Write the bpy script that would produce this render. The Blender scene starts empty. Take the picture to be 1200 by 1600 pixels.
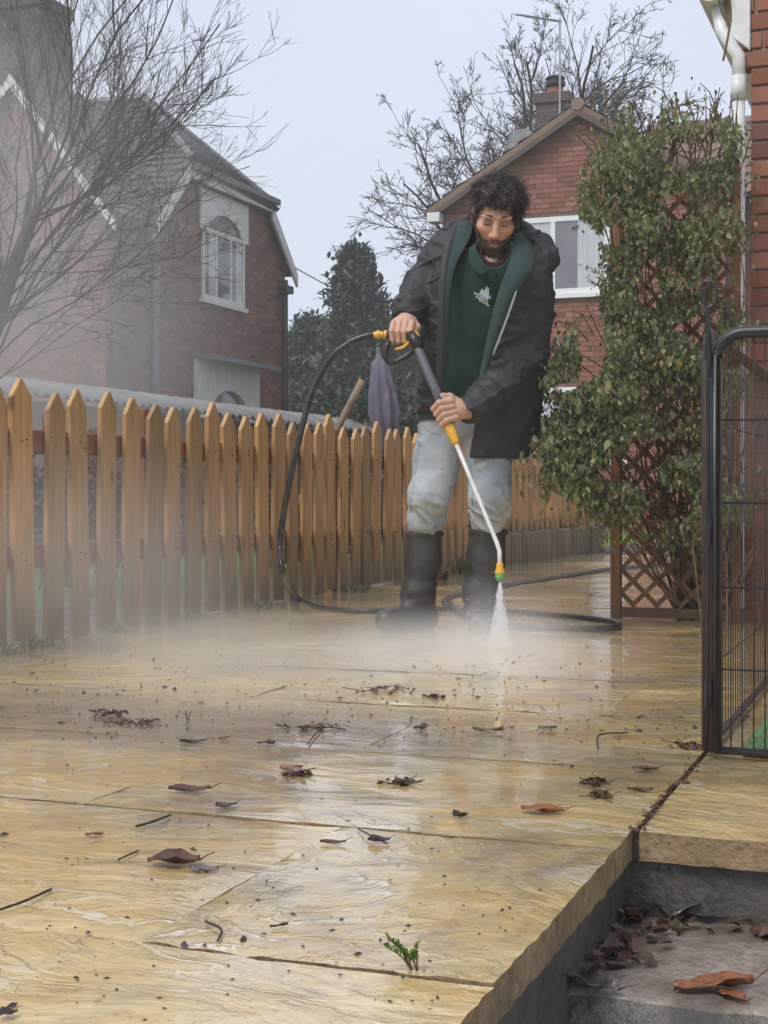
import bpy, bmesh, math, random
import numpy as np
from mathutils import Vector, Matrix

# ------------------------------------------------------------------ camera, world, sun, exposure
SC = bpy.context.scene
COL = SC.collection
FPX, HZ, HC = 2300.0, 770.0, 0.52           # focal length in photo pixels, horizon row, lens height
TH = math.atan2(860.0, FPX)                 # the view is turned this far left of the patio's long axis
ST, CT = math.sin(TH), math.cos(TH)
cam_d = bpy.data.cameras.new('camera')
cam = bpy.data.objects.new('camera', cam_d); COL.objects.link(cam)
cam.location = (0, 0, HC)
cam.rotation_euler = (math.radians(90), 0, TH)
cam_d.sensor_fit = 'VERTICAL'; cam_d.sensor_height = 36; cam_d.sensor_width = 27
cam_d.lens = FPX / 1600 * 36
cam_d.shift_y = -(800 - HZ) / 1600
cam_d.clip_start = 0.05; cam_d.clip_end = 2000
SC.camera = cam

SUN_EL, SUN_AZ = math.radians(50), math.radians(205)     # overcast: high, weak, very soft
W = bpy.data.worlds.new('World'); SC.world = W; W.use_nodes = True
wn = W.node_tree; wn.nodes.clear()
wo = wn.nodes.new('ShaderNodeOutputWorld'); wb = wn.nodes.new('ShaderNodeBackground')
sky = wn.nodes.new('ShaderNodeTexSky'); sky.sky_type = 'NISHITA'; sky.sun_disc = False
sky.sun_elevation = SUN_EL; sky.sun_rotation = SUN_AZ
sky.air_density = 1.0; sky.dust_density = 4.0; sky.ozone_density = 2.0
tc = wn.nodes.new('ShaderNodeTexCoord')
nz = wn.nodes.new('ShaderNodeTexNoise'); nz.inputs['Scale'].default_value = 2.2; nz.inputs['Detail'].default_value = 5
wn.links.new(tc.outputs['Generated'], nz.inputs['Vector'])
rp = wn.nodes.new('ShaderNodeValToRGB')                   # an even layer of stratus over the clear sky
rp.color_ramp.elements[0].position = 0.3; rp.color_ramp.elements[0].color = (4.75, 5.12, 6.2, 1)
rp.color_ramp.elements[1].position = 0.75; rp.color_ramp.elements[1].color = (5.6, 5.95, 6.95, 1)
wn.links.new(nz.outputs['Fac'], rp.inputs['Fac'])
mx = wn.nodes.new('ShaderNodeMix'); mx.data_type = 'RGBA'; mx.inputs[0].default_value = 0.9
wn.links.new(sky.outputs[0], mx.inputs[6]); wn.links.new(rp.outputs[0], mx.inputs[7])
wn.links.new(mx.outputs[2], wb.inputs[0]); wb.inputs[1].default_value = 0.1
wn.links.new(wb.outputs[0], wo.inputs[0])

sd = bpy.data.lights.new('sun', 'SUN'); sd.energy = 1.5; sd.angle = math.radians(25); sd.color = (1.0, 0.96, 0.9)
so = bpy.data.objects.new('sun', sd); COL.objects.link(so)
_d = Vector((math.sin(SUN_AZ) * math.cos(SUN_EL), math.cos(SUN_AZ) * math.cos(SUN_EL), math.sin(SUN_EL)))
so.rotation_euler = _d.to_track_quat('Z', 'Y').to_euler(); so.location = _d * 60

SC.view_settings.view_transform = 'Standard'; SC.view_settings.look = 'None'
SC.view_settings.exposure = 0.62; SC.view_settings.gamma = 1.0; SC.view_settings.use_curve_mapping = False
cy = SC.cycles
cy.use_denoising = True; cy.max_bounces = 8; cy.diffuse_bounces = 3; cy.glossy_bounces = 3; cy.transmission_bounces = 3
cy.volume_bounces = 4; cy.transparent_max_bounces = 6; cy.volume_step_rate = 1.0; cy.volume_max_steps = 96
cy.use_adaptive_sampling = True; cy.adaptive_threshold = 0.02
cy.caustics_reflective = False; cy.caustics_refractive = False

# ------------------------------------------------------------------ the place's measuring tools
def cw(X, Z, z): return Vector((X * CT - Z * ST, X * ST + Z * CT, z))       # lens frame -> place frame
def P(px, py, Z): return cw((px - 600) / FPX * Z, Z, HC + (HZ - py) / FPX * Z)
def G(px, py, z=0.0): return P(px, py, FPX * (HC - z) / (py - HZ))
def PXW(px, py, x):
    k = (px - 600) / FPX; return P(px, py, x / (k * CT - ST))
def PYW(px, py, y):
    k = (px - 600) / FPX; return P(px, py, y / (k * ST + CT))
R = random.Random(11)

def tag(o, label=None, cat=None, group=None, kind=None):
    if label: o['label'] = label
    if cat: o['category'] = cat
    if group: o['group'] = group
    if kind: o['kind'] = kind
    return o
def empty(name, loc=(0, 0, 0), rz=0.0):
    o = bpy.data.objects.new(name, None); COL.objects.link(o)
    o.location = loc; o.rotation_euler = (0, 0, rz); o.empty_display_size = 0.1
    return o
def put(name, me, m=None, parent=None, loc=None, rot=None, scale=None):
    o = bpy.data.objects.new(name, me); COL.objects.link(o)
    if m is not None and len(me.materials) == 0: me.materials.append(m)
    if parent is not None: o.parent = parent
    if loc is not None: o.location = loc
    if rot is not None: o.rotation_euler = rot
    if scale is not None: o.scale = scale
    return o
def mesh(name, vs, fs, smooth=False):
    me = bpy.data.meshes.new(name); me.from_pydata([tuple(v) for v in vs], [], fs)
    if smooth: me.shade_smooth()
    me.update(); return me
def mesh_np(name, v, f, smooth=True):
    """fast mesh from numpy vertices and an (n,k) face array"""
    me = bpy.data.meshes.new(name); n, k = f.shape
    me.vertices.add(len(v)); me.vertices.foreach_set('co', np.ascontiguousarray(v, np.float32).ravel())
    me.loops.add(n * k); me.loops.foreach_set('vertex_index', np.ascontiguousarray(f, np.int32).ravel())
    me.polygons.add(n); me.polygons.foreach_set('loop_start', np.arange(0, n * k, k, dtype=np.int32))
    me.polygons.foreach_set('loop_total', np.full(n, k, np.int32))
    me.update(calc_edges=True); me.validate()
    if smooth: me.shade_smooth()
    return me
class MB:
    """collects shapes for one mesh; off moves the finished part to its thing's own frame"""
    def __init__(s): s.v = []; s.f = []
    def add(s, vs, fs):
        b = len(s.v); s.v += [Vector(v) for v in vs]; s.f += [tuple(i + b for i in f) for f in fs]
    def box(s, lo, hi):
        x0, y0, z0 = lo; x1, y1, z1 = hi
        s.add([(x0,y0,z0),(x1,y0,z0),(x1,y1,z0),(x0,y1,z0),(x0,y0,z1),(x1,y0,z1),(x1,y1,z1),(x0,y1,z1)],
              [(0,3,2,1),(4,5,6,7),(0,1,5,4),(1,2,6,5),(2,3,7,6),(3,0,4,7)])
    def prism(s, pts, d):
        """polygon pts (3D, in order) pushed along vector d"""
        n = len(pts); d = Vector(d); a = [Vector(p) for p in pts]
        s.add(a + [p + d for p in a], [tuple(range(n))[::-1], tuple(range(n, 2 * n))] + [(i, (i + 1) % n, (i + 1) % n + n, i + n) for i in range(n)])
    def beam(s, a, b, w, h, up=(0, 0, 1)):
        a = Vector(a); b = Vector(b); t = (b - a).normalized(); u = t.cross(Vector(up))
        if u.length < 1e-4: u = t.cross(Vector((1, 0, 0)))
        u.normalize(); n = u.cross(t)
        s.prism([a + u * sx * w / 2 + n * sy * h / 2 for sx, sy in ((-1,-1),(1,-1),(1,1),(-1,1))], b - a)
    def tube(s, pts, r, n=8, cap=True):
        pts = [Vector(p) for p in pts]; m = len(pts)
        rs = r if hasattr(r, '__len__') else [r] * m
        prev = None; base = len(s.v)
        for i, p in enumerate(pts):
            t = (pts[min(i + 1, m - 1)] - pts[max(i - 1, 0)])
            if t.length < 1e-9: t = Vector((0, 0, 1))
            t.normalize()
            if prev is None:
                u = t.cross(Vector((0, 0, 1)) if abs(t.z) < 0.9 else Vector((1, 0, 0))).normalized()
            else:
                u = (prev - t * prev.dot(t))
                u = u.normalized() if u.length > 1e-6 else t.orthogonal().normalized()
            prev = u; w = t.cross(u)
            for k in range(n):
                a = 2 * math.pi * k / n
                s.v.append(p + (u * math.cos(a) + w * math.sin(a)) * rs[i])
        for i in range(m - 1):
            for k in range(n):
                k2 = (k + 1) % n
                s.f.append((base + i*n + k, base + i*n + k2, base + (i+1)*n + k2, base + (i+1)*n + k))
        if cap:
            s.f.append(tuple(base + k for k in range(n))[::-1]); s.f.append(tuple(base + (m-1)*n + k for k in range(n)))
    def lathe(s, origin, axis, prof, n=16):
        """prof: (distance along axis, radius)"""
        o = Vector(origin); t = Vector(axis).normalized(); u = t.orthogonal().normalized(); w = t.cross(u); base = len(s.v)
        for d, r in prof:
            for k in range(n):
                a = 2 * math.pi * k / n; s.v.append(o + t * d + (u * math.cos(a) + w * math.sin(a)) * max(r, 1e-5))
        for i in range(len(prof) - 1):
            for k in range(n):
                k2 = (k + 1) % n; s.f.append((base+i*n+k, base+i*n+k2, base+(i+1)*n+k2, base+(i+1)*n+k))
        s.f.append(tuple(base + k for k in range(n))[::-1]); s.f.append(tuple(base + (len(prof)-1)*n + k for k in range(n)))
    def build(s, name, m, parent=None, smooth=False, bevel=0.0, off=None):
        vs = s.v
        if off is None and parent is not None and parent.type == 'EMPTY': off = parent.matrix_basis.translation
        if off is not None: vs = [v - Vector(off) for v in vs]
        me = mesh(name, vs, s.f, smooth)
        if bevel:
            bm = bmesh.new(); bm.from_mesh(me)
            bmesh.ops.bevel(bm, geom=bm.edges[:], offset=bevel, segments=1, affect='EDGES', clamp_overlap=True)
            bm.to_mesh(me); bm.free()
        return put(name, me, m, parent)

# ------------------------------------------------------------------ materials
def srgb(r, g, b):
    f = lambda c: (c / 12.92 if c <= 0.04045 else ((c + 0.055) / 1.055) ** 2.4)
    return (f(r / 255), f(g / 255), f(b / 255), 1)
class Mat:
    def __init__(s, name, rough=0.7, spec=0.5, metal=0.0):
        s.m = bpy.data.materials.new(name); s.m.use_nodes = True; s.t = s.m.node_tree
        s.b = s.t.nodes['Principled BSDF']; s.b.inputs['Roughness'].default_value = rough
        s.b.inputs['Specular IOR Level'].default_value = spec; s.b.inputs['Metallic'].default_value = metal
    def n(s, typ, **kw):
        nd = s.t.nodes.new('ShaderNode' + typ)
        for k, v in kw.items():
            if hasattr(nd, k): setattr(nd, k, v)
            else: nd.inputs[k.replace('_', ' ')].default_value = v
        return nd
    def l(s, a, b): s.t.links.new(a, b)
    def coord(s, scale=(1, 1, 1), kind='Object', jitter=True):
        """coordinates, shifted for every object so that alike pieces differ"""
        tcn = s.n('TexCoord'); mp = s.n('Mapping'); mp.inputs['Scale'].default_value = scale
        src = tcn.outputs[kind] if kind != 'Position' else None
        if kind == 'Position': src = s.n('NewGeometry').outputs['Position']
        if jitter:
            oi = s.n('ObjectInfo'); ml = s.n('Math', operation='MULTIPLY'); ml.inputs[1].default_value = 37.0
            s.l(oi.outputs['Random'], ml.inputs[0])
            ad = s.n('VectorMath', operation='ADD'); s.l(src, ad.inputs[0]); s.l(ml.outputs[0], ad.inputs[1]); src = ad.outputs[0]
        s.l(src, mp.inputs['Vector']); return mp.outputs[0]
    def noise(s, vec, scale, detail=4, rough=0.55, dist=0.0, ntype='FBM'):
        nd = s.n('TexNoise'); nd.noise_type = ntype; nd.normalize = True
        nd.inputs['Scale'].default_value = scale; nd.inputs['Detail'].default_value = detail
        nd.inputs['Roughness'].default_value = rough; nd.inputs['Distortion'].default_value = dist
        s.l(vec, nd.inputs['Vector']); return nd.outputs['Fac']
    def ramp(s, fac, stops):
        nd = s.n('ValToRGB'); cr = nd.color_ramp
        while len(cr.elements) < len(stops): cr.elements.new(0.5)
        for e, (p, c) in zip(cr.elements, stops):
            e.position = p; e.color = c if hasattr(c, '__len__') else (c, c, c, 1)
        s.l(fac, nd.inputs[0]); return nd.outputs[0]
    def mix(s, fac, a, b, blend='MIX'):
        nd = s.n('Mix'); nd.data_type = 'RGBA'; nd.blend_type = blend
        for sock, x in ((nd.inputs[0], fac), (nd.inputs[6], a), (nd.inputs[7], b)):
            if hasattr(x, 'is_output') or hasattr(x, 'links'): s.l(x, sock)
            else: sock.default_value = x
        return nd.outputs[2]
    def math(s, op, a, b=0.0, clamp=False):
        nd = s.n('Math', operation=op); nd.use_clamp = clamp
        for sock, x in ((nd.inputs[0], a), (nd.inputs[1], b)):
            if hasattr(x, 'links'): s.l(x, sock)
            else: sock.default_value = x
        return nd.outputs[0]
    def rnd(s):
        """a random number for each object and for each loose piece inside an object"""
        a = s.n('ObjectInfo').outputs['Random']; b = s.n('NewGeometry').outputs['Random Per Island']
        return s.math('FRACT', s.math('ADD', s.math('MULTIPLY', a, 7.31), b))
    def col(s, x):
        if hasattr(x, 'links'): s.l(x, s.b.inputs['Base Color'])
        else: s.b.inputs['Base Color'].default_value = x
    def rough(s, x): s.l(x, s.b.inputs['Roughness'])
    def bump(s, h, strength=0.5, dist=0.01, prev=None):
        nd = s.n('Bump'); nd.inputs['Distance'].default_value = dist
        if hasattr(strength, 'links'): s.l(strength, nd.inputs['Strength'])
        else: nd.inputs['Strength'].default_value = strength
        s.l(h, nd.inputs['Height'])
        if prev is not None: s.l(prev, nd.inputs['Normal'])
        s.l(nd.outputs[0], s.b.inputs['Normal']); return nd.outputs[0]
def simple(name, c, rough=0.6, var=0.25, scale=20, bump=0.15, bd=0.003, spec=0.5, metal=0.0, coord='Object', stretch=(1, 1, 1)):
    k = Mat(name, rough, spec, metal); v = k.coord(stretch, coord)
    f = k.noise(v, scale, 5)
    lo = tuple(x * (1 - var) for x in c[:3]) + (1,); hi = tuple(min(1, x * (1 + var)) for x in c[:3]) + (1,)
    k.col(k.ramp(f, [(0.3, lo), (0.7, hi)]))
    if bump: k.bump(k.noise(v, scale * 3, 3), bump, bd)
    return k.m
M = {}
def brick_mat(name, cols, wet=0.0, rough=0.85):
    k = Mat(name, rough, 0.4); v = k.coord()
    c = k.ramp(k.rnd(), [(i / max(1, len(cols) - 1), x) for i, x in enumerate(cols)])
    f = k.noise(v, 9, 5, 0.65)
    c = k.mix(k.ramp(f, [(0.45, 0.0), (0.8, 0.5)]), c, tuple(x * 0.45 for x in cols[0][:3]) + (1,))
    g = k.noise(v, 60, 3)
    c = k.mix(k.ramp(g, [(0.62, 0.0), (0.75, 0.35)]), c, (0.42, 0.36, 0.32, 1))
    k.col(c); k.bump(g, 0.35, 0.004); return k.m
M['brick_red'] = brick_mat('brick_red', [(0.23,0.085,0.058,1),(0.28,0.105,0.07,1),(0.33,0.14,0.10,1),(0.17,0.07,0.055,1),(0.29,0.11,0.075,1),(0.36,0.17,0.125,1)])
M['brick_far'] = brick_mat('brick_far', [(0.10,0.045,0.035,1),(0.20,0.075,0.05,1),(0.30,0.13,0.085,1),(0.15,0.06,0.045,1),(0.25,0.09,0.055,1)])
M['brick_old'] = brick_mat('brick_old', [(0.23,0.10,0.065,1),(0.29,0.13,0.085,1),(0.33,0.17,0.12,1),(0.19,0.09,0.06,1)])
M['mortar'] = simple('mortar', (0.30, 0.26, 0.22, 1), 0.9, 0.25, 14, 0.3, 0.004)
M['mortar_red'] = simple('mortar_red', (0.15, 0.088, 0.064, 1), 0.9, 0.25, 14, 0.3, 0.004)
M['upvc'] = simple('white_plastic', (0.78, 0.79, 0.80, 1), 0.3, 0.06, 5, 0.0)
M['white_paint'] = simple('white_paint', (0.72, 0.72, 0.71, 1), 0.5, 0.12, 9, 0.1, 0.002)
M['lead'] = simple('lead_grey', (0.16, 0.17, 0.18, 1), 0.55, 0.25, 8, 0.1)
M['black_plastic'] = simple('black_plastic', (0.018, 0.018, 0.02, 1), 0.35, 0.3, 12, 0.05)
M['galv'] = simple('galvanised', (0.42, 0.43, 0.44, 1), 0.4, 0.2, 20, 0.05, metal=0.7)
def glass_mat(name, c, rough=0.05):
    k = Mat(name, rough, 0.8); k.col(c); return k.m
def pane_mat():
    k = Mat('clear_pane', .03); tr_ = k.n('BsdfTransparent'); gl = k.n('BsdfGlossy'); gl.inputs['Roughness'].default_value = .04; fz = k.n('Value'); fz.outputs[0].default_value = .12
    mxs = k.n('MixShader'); k.l(fz.outputs[0], mxs.inputs[0]); k.l(tr_.outputs[0], mxs.inputs[1]); k.l(gl.outputs[0], mxs.inputs[2]); k.l(mxs.outputs[0], k.t.nodes['Material Output'].inputs[0]); return k.m
M['glass'] = pane_mat()
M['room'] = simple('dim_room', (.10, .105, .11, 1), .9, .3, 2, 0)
M['glass_dark'] = glass_mat('dark_glass', (0.10, 0.11, 0.12, 1))
M['curtain'] = simple('net_curtain', (0.62, 0.64, 0.66, 1), 0.9, 0.1, 3, 0.0)

# wet riven paving, buff with ochre and grey stains and a film of standing water
def paving(name):
    k = Mat(name, 0.2, 0.5); v = k.coord(); pos = k.coord((1, 1, 1), 'Position', False)
    # split layers: warped contour terraces with thin crests, long side across the slab
    warp = k.n('TexNoise'); warp.inputs['Scale'].default_value = 3.0; warp.inputs['Detail'].default_value = 3; k.l(v, warp.inputs['Vector'])
    wv = k.n('VectorMath', operation='SCALE'); k.l(warp.outputs['Color'], wv.inputs[0]); wv.inputs['Scale'].default_value = 0.22
    av = k.n('VectorMath', operation='ADD'); k.l(v, av.inputs[0]); k.l(wv.outputs[0], av.inputs[1])
    def scaled(x, y):
        mp = k.n('Mapping'); mp.inputs['Scale'].default_value = (x, y, 1); k.l(av.outputs[0], mp.inputs['Vector']); return mp.outputs[0]
    lay = k.noise(scaled(1.5, 2.3), 1.5, 8, 0.56, 0.4)
    saw = k.math('FRACT', k.math('MULTIPLY', lay, 6.0))
    lip = k.ramp(saw, [(0.0, 0.0), (0.78, 0.62), (0.90, 1.0), (0.97, 0.95), (1.0, 0.0)])
    rid = k.noise(scaled(3.0, 4.5), 2.6, 5, 0.6, 0.6, 'RIDGED_MULTIFRACTAL')
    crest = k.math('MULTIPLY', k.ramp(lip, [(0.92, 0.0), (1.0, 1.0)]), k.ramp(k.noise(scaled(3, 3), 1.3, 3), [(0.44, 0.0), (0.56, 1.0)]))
    fine = k.noise(v, 95, 5, 0.72); mid = k.noise(scaled(10, 10), 1.6, 6, 0.7)
    big = k.noise(k.coord((2.0, 2.6, 1)), 1.5, 5, 0.62, 0.8)
    c = k.ramp(big, [(0.28, (0.58, 0.385, 0.115, 1)), (0.42, (0.68, 0.485, 0.18, 1)), (0.56, (0.70, 0.54, 0.26, 1)), (0.74, (0.64, 0.54, 0.36, 1))])
    tone = k.ramp(k.n('ObjectInfo').outputs['Random'], [(0, (0.93, 0.93, 0.95, 1)), (0.5, (1, 1, 1, 1)), (1, (1.03, 1.01, 0.96, 1))])
    c = k.mix(1.0, c, tone, 'MULTIPLY')
    c = k.mix(k.ramp(mid, [(0.48, 0.0), (0.68, 0.45)]), c, (0.40, 0.27, 0.12, 1))
    c = k.mix(k.ramp(lip, [(0.0, 0.22), (0.12, 0.0)]), c, (0.34, 0.23, 0.11, 1))
    c = k.mix(k.math('MULTIPLY', crest, 0.85), c, (0.82, 0.78, 0.68, 1))  # pale wear on the crests, with wet highlights painted into the same colour
    grime = k.noise(pos, 1.5, 6, 0.68, 0.6)
    c = k.mix(k.ramp(grime, [(0.50, 0.0), (0.64, 0.62)]), c, (0.17, 0.145, 0.12, 1))
    dv = k.n('VectorMath', operation='SUBTRACT'); k.l(k.n('NewGeometry').outputs['Position'], dv.inputs[0]); dv.inputs[1].default_value = (-1.62, 2.95, 0)
    ds = k.n('VectorMath', operation='MULTIPLY'); k.l(dv.outputs[0], ds.inputs[0]); ds.inputs[1].default_value = (.72, 2.1, 0)
    dl = k.n('VectorMath', operation='LENGTH'); k.l(ds.outputs[0], dl.inputs[0])                # silt washed into one long patch
    dm = k.ramp(k.math('ADD', dl.outputs['Value'], k.math('MULTIPLY', k.math('SUBTRACT', k.noise(pos, 5, 5, .7), .5), 1.3)), [(0.35, 0.75), (1.0, 0.0)])
    c = k.mix(dm, c, (0.145, 0.12, 0.10, 1))
    c = k.mix(k.ramp(fine, [(0.56, 0.0), (0.70, 0.62)]), c, (0.15, 0.105, 0.06, 1))
    c = k.mix(k.ramp(fine, [(0.28, 0.35), (0.38, 0.0)]), c, (0.74, 0.60, 0.38, 1))
    k.col(c)
    wet = k.ramp(k.noise(pos, 1.2, 5, 0.62, 0.5), [(0.26, 0.0), (0.48, 1.0)])
    k.rough(k.ramp(wet, [(0.0, 0.36), (1.0, 0.12)]))
    h = k.math('ADD', k.math('ADD', k.math('MULTIPLY', lip, 0.6), k.math('MULTIPLY', lay, 1.6)), k.math('ADD', k.math('MULTIPLY', rid, 0.20), k.math('MULTIPLY', mid, 0.28)))
    b1 = k.bump(h, k.ramp(wet, [(0.0, 0.95), (1.0, 0.62)]), 0.0095)
    k.bump(fine, k.ramp(wet, [(0.0, 0.55), (1.0, 0.22)]), 0.0022, b1)
    k.l(k.ramp(wet, [(0.0, 0.35), (1.0, 1.0)]), k.b.inputs['Coat Weight']); k.b.inputs['Coat Roughness'].default_value = 0.03; k.b.inputs['Coat IOR'].default_value = 2.0
    cb = k.n('Bump'); k.l(k.ramp(wet, [(0.0, 0.6), (1.0, 0.13)]), cb.inputs['Strength']); cb.inputs['Distance'].default_value = 0.0075
    k.l(h, cb.inputs['Height']); k.l(cb.outputs[0], k.b.inputs['Coat Normal'])
    return k.m
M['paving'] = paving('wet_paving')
def conc(name, c0, c1, c2, rough0=0.5, rough1=0.15):
    k = Mat(name, 0.5, 0.5); v = k.coord((1, 1, 1), 'Position', False)
    a = k.noise(v, 7, 6, 0.65, 0.3); b = k.noise(v, 55, 4, 0.6)
    c = k.ramp(a, [(0.3, c0), (0.5, c1), (0.7, c2)]); c = k.mix(k.ramp(b, [(0.5, 0.0), (0.7, 0.5)]), c, tuple(x * 0.4 for x in c0[:3]) + (1,))
    k.col(c); k.rough(k.ramp(a, [(0.35, rough0), (0.6, rough1)])); b1 = k.bump(a, 0.6, 0.012); k.bump(b, 0.9, 0.006, b1); return k.m
M['slab_edge'] = conc('slab_edge', (0.12,0.085,0.05,1), (0.26,0.18,0.09,1), (0.36,0.26,0.14,1), 0.6, 0.35)
M['joint'] = conc('joint_dirt', (0.030,0.024,0.017,1), (0.055,0.043,0.030,1), (0.10,0.08,0.05,1), 0.7, 0.4)
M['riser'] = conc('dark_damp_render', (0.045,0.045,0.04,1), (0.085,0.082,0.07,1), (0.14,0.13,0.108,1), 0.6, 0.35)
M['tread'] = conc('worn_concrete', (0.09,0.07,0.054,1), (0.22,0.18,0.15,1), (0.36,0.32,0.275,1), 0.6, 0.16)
# stained timber
def timber(name, c0, c1, c2, algae=0.5, zlo=0.0, zhi=0.3, rough=0.55, axis='z'):
    k = Mat(name, rough, 0.4)
    st = {'z': (14, 14, 0.9), 'x': (0.9, 14, 14), 'y': (14, 0.9, 14)}[axis]
    g = k.noise(k.coord(st), 3.0, 6, 0.6, 0.5)
    c = k.ramp(g, [(0.28, c0), (0.5, c1), (0.75, c2)])
    tone = k.ramp(k.n('ObjectInfo').outputs['Random'], [(0, (0.62, 0.64, 0.68, 1)), (0.35, (0.92, 0.92, 0.92, 1)), (0.7, (1.02, 1.0, 0.97, 1)), (1, (1.18, 1.08, 0.95, 1))])
    c = k.mix(1.0, c, tone, 'MULTIPLY')
    kn = k.n('TexVoronoi'); kn.inputs['Scale'].default_value = 4.0; k.l(k.coord((2.2, 2.2, 0.9)), kn.inputs['Vector'])
    c = k.mix(k.ramp(kn.outputs['Distance'], [(0.06, 0.75), (0.15, 0.0)]), c, tuple(x * 0.3 for x in c0[:3]) + (1,))
    stn = k.noise(k.coord((5, 5, 1.2)), 2.0, 4, 0.6)
    c = k.mix(k.ramp(stn, [(0.55, 0.0), (0.75, 0.5)]), c, tuple(x * 0.5 for x in c0[:3]) + (1,))
    if algae:                                                   # splash-back algae and dirt with a ragged upper edge
        sep = k.n('SeparateXYZ'); k.l(k.n('NewGeometry').outputs['Position'], sep.inputs[0])
        zz = k.math('ADD', sep.outputs['Z'], k.math('MULTIPLY', k.math('SUBTRACT', k.noise(k.coord((6, 6, 2)), 3, 4), 0.5), 0.35))
        mr = k.n('MapRange'); mr.inputs['From Min'].default_value = zlo; mr.inputs['From Max'].default_value = zhi
        mr.inputs['To Min'].default_value = algae; mr.inputs['To Max'].default_value = 0; k.l(zz, mr.inputs['Value'])
        c = k.mix(mr.outputs[0], c, (0.095, 0.078, 0.046, 1))
    k.col(c); b1 = k.bump(g, 0.35, 0.004); k.bump(k.noise(k.coord(st), 14, 3), 0.2, 0.002, b1); return k.m
M['picket'] = timber('stained_pickets', (0.28, 0.155, 0.064, 1), (0.41, 0.245, 0.104, 1), (0.50, 0.315, 0.145, 1), 0.85, 0.02, 0.40)
M['picket_end'] = timber('picket_end_grain', (0.40, 0.24, 0.09, 1), (0.48, 0.31, 0.13, 1), (0.54, 0.37, 0.18, 1), 0)
M['rail'] = timber('stained_rails', (0.17, 0.065, 0.025, 1), (0.24, 0.095, 0.035, 1), (0.30, 0.13, 0.05, 1), 0.4, 0.0, 0.25, axis='y')
M['edging'] = timber('weathered_edging', (0.10, 0.075, 0.05, 1), (0.17, 0.13, 0.09, 1), (0.23, 0.18, 0.125, 1), 0.6, 0.0, 0.2)
M['trellis'] = timber('trellis_wood', (0.14, 0.07, 0.033, 1), (0.23, 0.12, 0.055, 1), (0.30, 0.17, 0.085, 1), 0.4, 0.0, 0.3)
# ------------------------------------------------------------------ ground
EX = -0.435                     # the step edge of the patio (x); the fence stands at x = FX
FX = -2.93
def grass_mat():
    k = Mat('short_grass', 0.8, 0.3); v = k.coord((1, 1, 1), 'Position', False)
    a = k.noise(v, 1.4, 4); b = k.noise(v, 40, 4, 0.7)
    c = k.ramp(a, [(0.3, (0.075, 0.15, 0.03, 1)), (0.5, (0.11, 0.20, 0.04, 1)), (0.7, (0.14, 0.23, 0.06, 1))])
    c = k.mix(k.ramp(b, [(0.45, 0.0), (0.65, 0.6)]), c, (0.05, 0.075, 0.02, 1)); k.col(c); k.bump(b, 0.8, 0.02); return k.m
M['grass'] = grass_mat()
g = MB()
zG = -0.05
xs = [-900, EX - 0.05, 2.4, 900]; ys = [-300, 0.2, 2.34, 1500]
for i in range(3):
    for j in range(3):
        if i == 1 and j == 1: continue          # the sunken steps
        g.add([(xs[i], ys[j], zG), (xs[i+1], ys[j], zG), (xs[i+1], ys[j+1], zG), (xs[i], ys[j+1], zG)], [(0, 1, 2, 3)])
M['soil'] = conc('damp_soil', (.035,.024,.016,1), (.07,.05,.034,1), (.12,.088,.058,1), .8, .5)
sb_ = MB(); sb_.add([(FX - 1.0, 2.5, -.03), (FX - .02, 2.5, -.03), (FX - .02, 15, -.03), (FX - 1.0, 15, -.03)], [(0, 1, 2, 3)]); tag(sb_.build('flower_bed', M['soil']), 'bare damp soil bed behind the picket fence', kind='structure')
tag(g.build('ground', M['grass']), 'mown grass ground of the gardens around the patio', kind='structure')

patio = empty('patio', (0, 0, 0)); tag(patio, 'wet buff riven slab patio running beside the picket fence', kind='structure')
b = MB()
b.box((FX - 0.05, 0.0, -0.047), (EX - 0.012, 16.0, -0.012)); b.box((EX - 0.012, 2.262, -0.047), (2.4, 6.3, -0.012))
b.build('mortar_bed', M['joint'], patio)
def slab_mesh(seed, nx=22, ny=22, ragged=False):
    rr = random.Random(seed); vs = []; fs = []
    idx = {}
    jl = [rr.gauss(0, .0016) for _ in range(60)]
    for i in range(nx + 1):
        for j in range(ny + 1):
            u = i / nx - .5; w = j / ny - .5
            z = 0.0014 * math.sin(5 * u + seed) * math.cos(6.3 * w + 2 * seed) + rr.uniform(-.0006, .0006)
            eu = i in (0, nx); ew = j in (0, ny)
            x = u * 0.622; y = w * 0.622
            if eu: x += jl[j] * (1.1 if ragged and i else .12) * (1 if i else -1); z -= abs(jl[j]) * .3
            if ew: y += jl[i + 30] * (1 if j else -1); z -= abs(jl[i + 30]) * .5
            idx[i, j] = len(vs); vs.append((x, y, z))
    for i in range(nx):
        for j in range(ny): fs.append((idx[i, j], idx[i+1, j], idx[i+1, j+1], idx[i, j+1]))
    ntop = len(fs)
    ring = [(i, 0) for i in range(nx)] + [(nx, j) for j in range(ny)] + [(i, ny) for i in range(nx, 0, -1)] + [(0, j) for j in range(ny, 0, -1)]
    low = []
    for (i, j) in ring:
        x, y, z = vs[idx[i, j]]; low.append(len(vs)); vs.append((x, y, -0.046)); vs.append((x, y, z))
    for k in range(len(ring)):
        k2 = (k + 1) % len(ring); fs.append((low[k2] + 1, low[k] + 1, low[k], low[k2]))
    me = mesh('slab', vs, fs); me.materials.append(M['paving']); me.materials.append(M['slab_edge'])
    for p in me.polygons:
        p.material_index = 0 if p.index < ntop else 1; p.use_smooth = p.index < ntop
    return me
slabs = [slab_mesh(s) for s in range(5)]; edge_slabs = [slab_mesh(s, ragged=True) for s in range(5, 9)]
Y0, PIT = 1.497, 0.632
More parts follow.
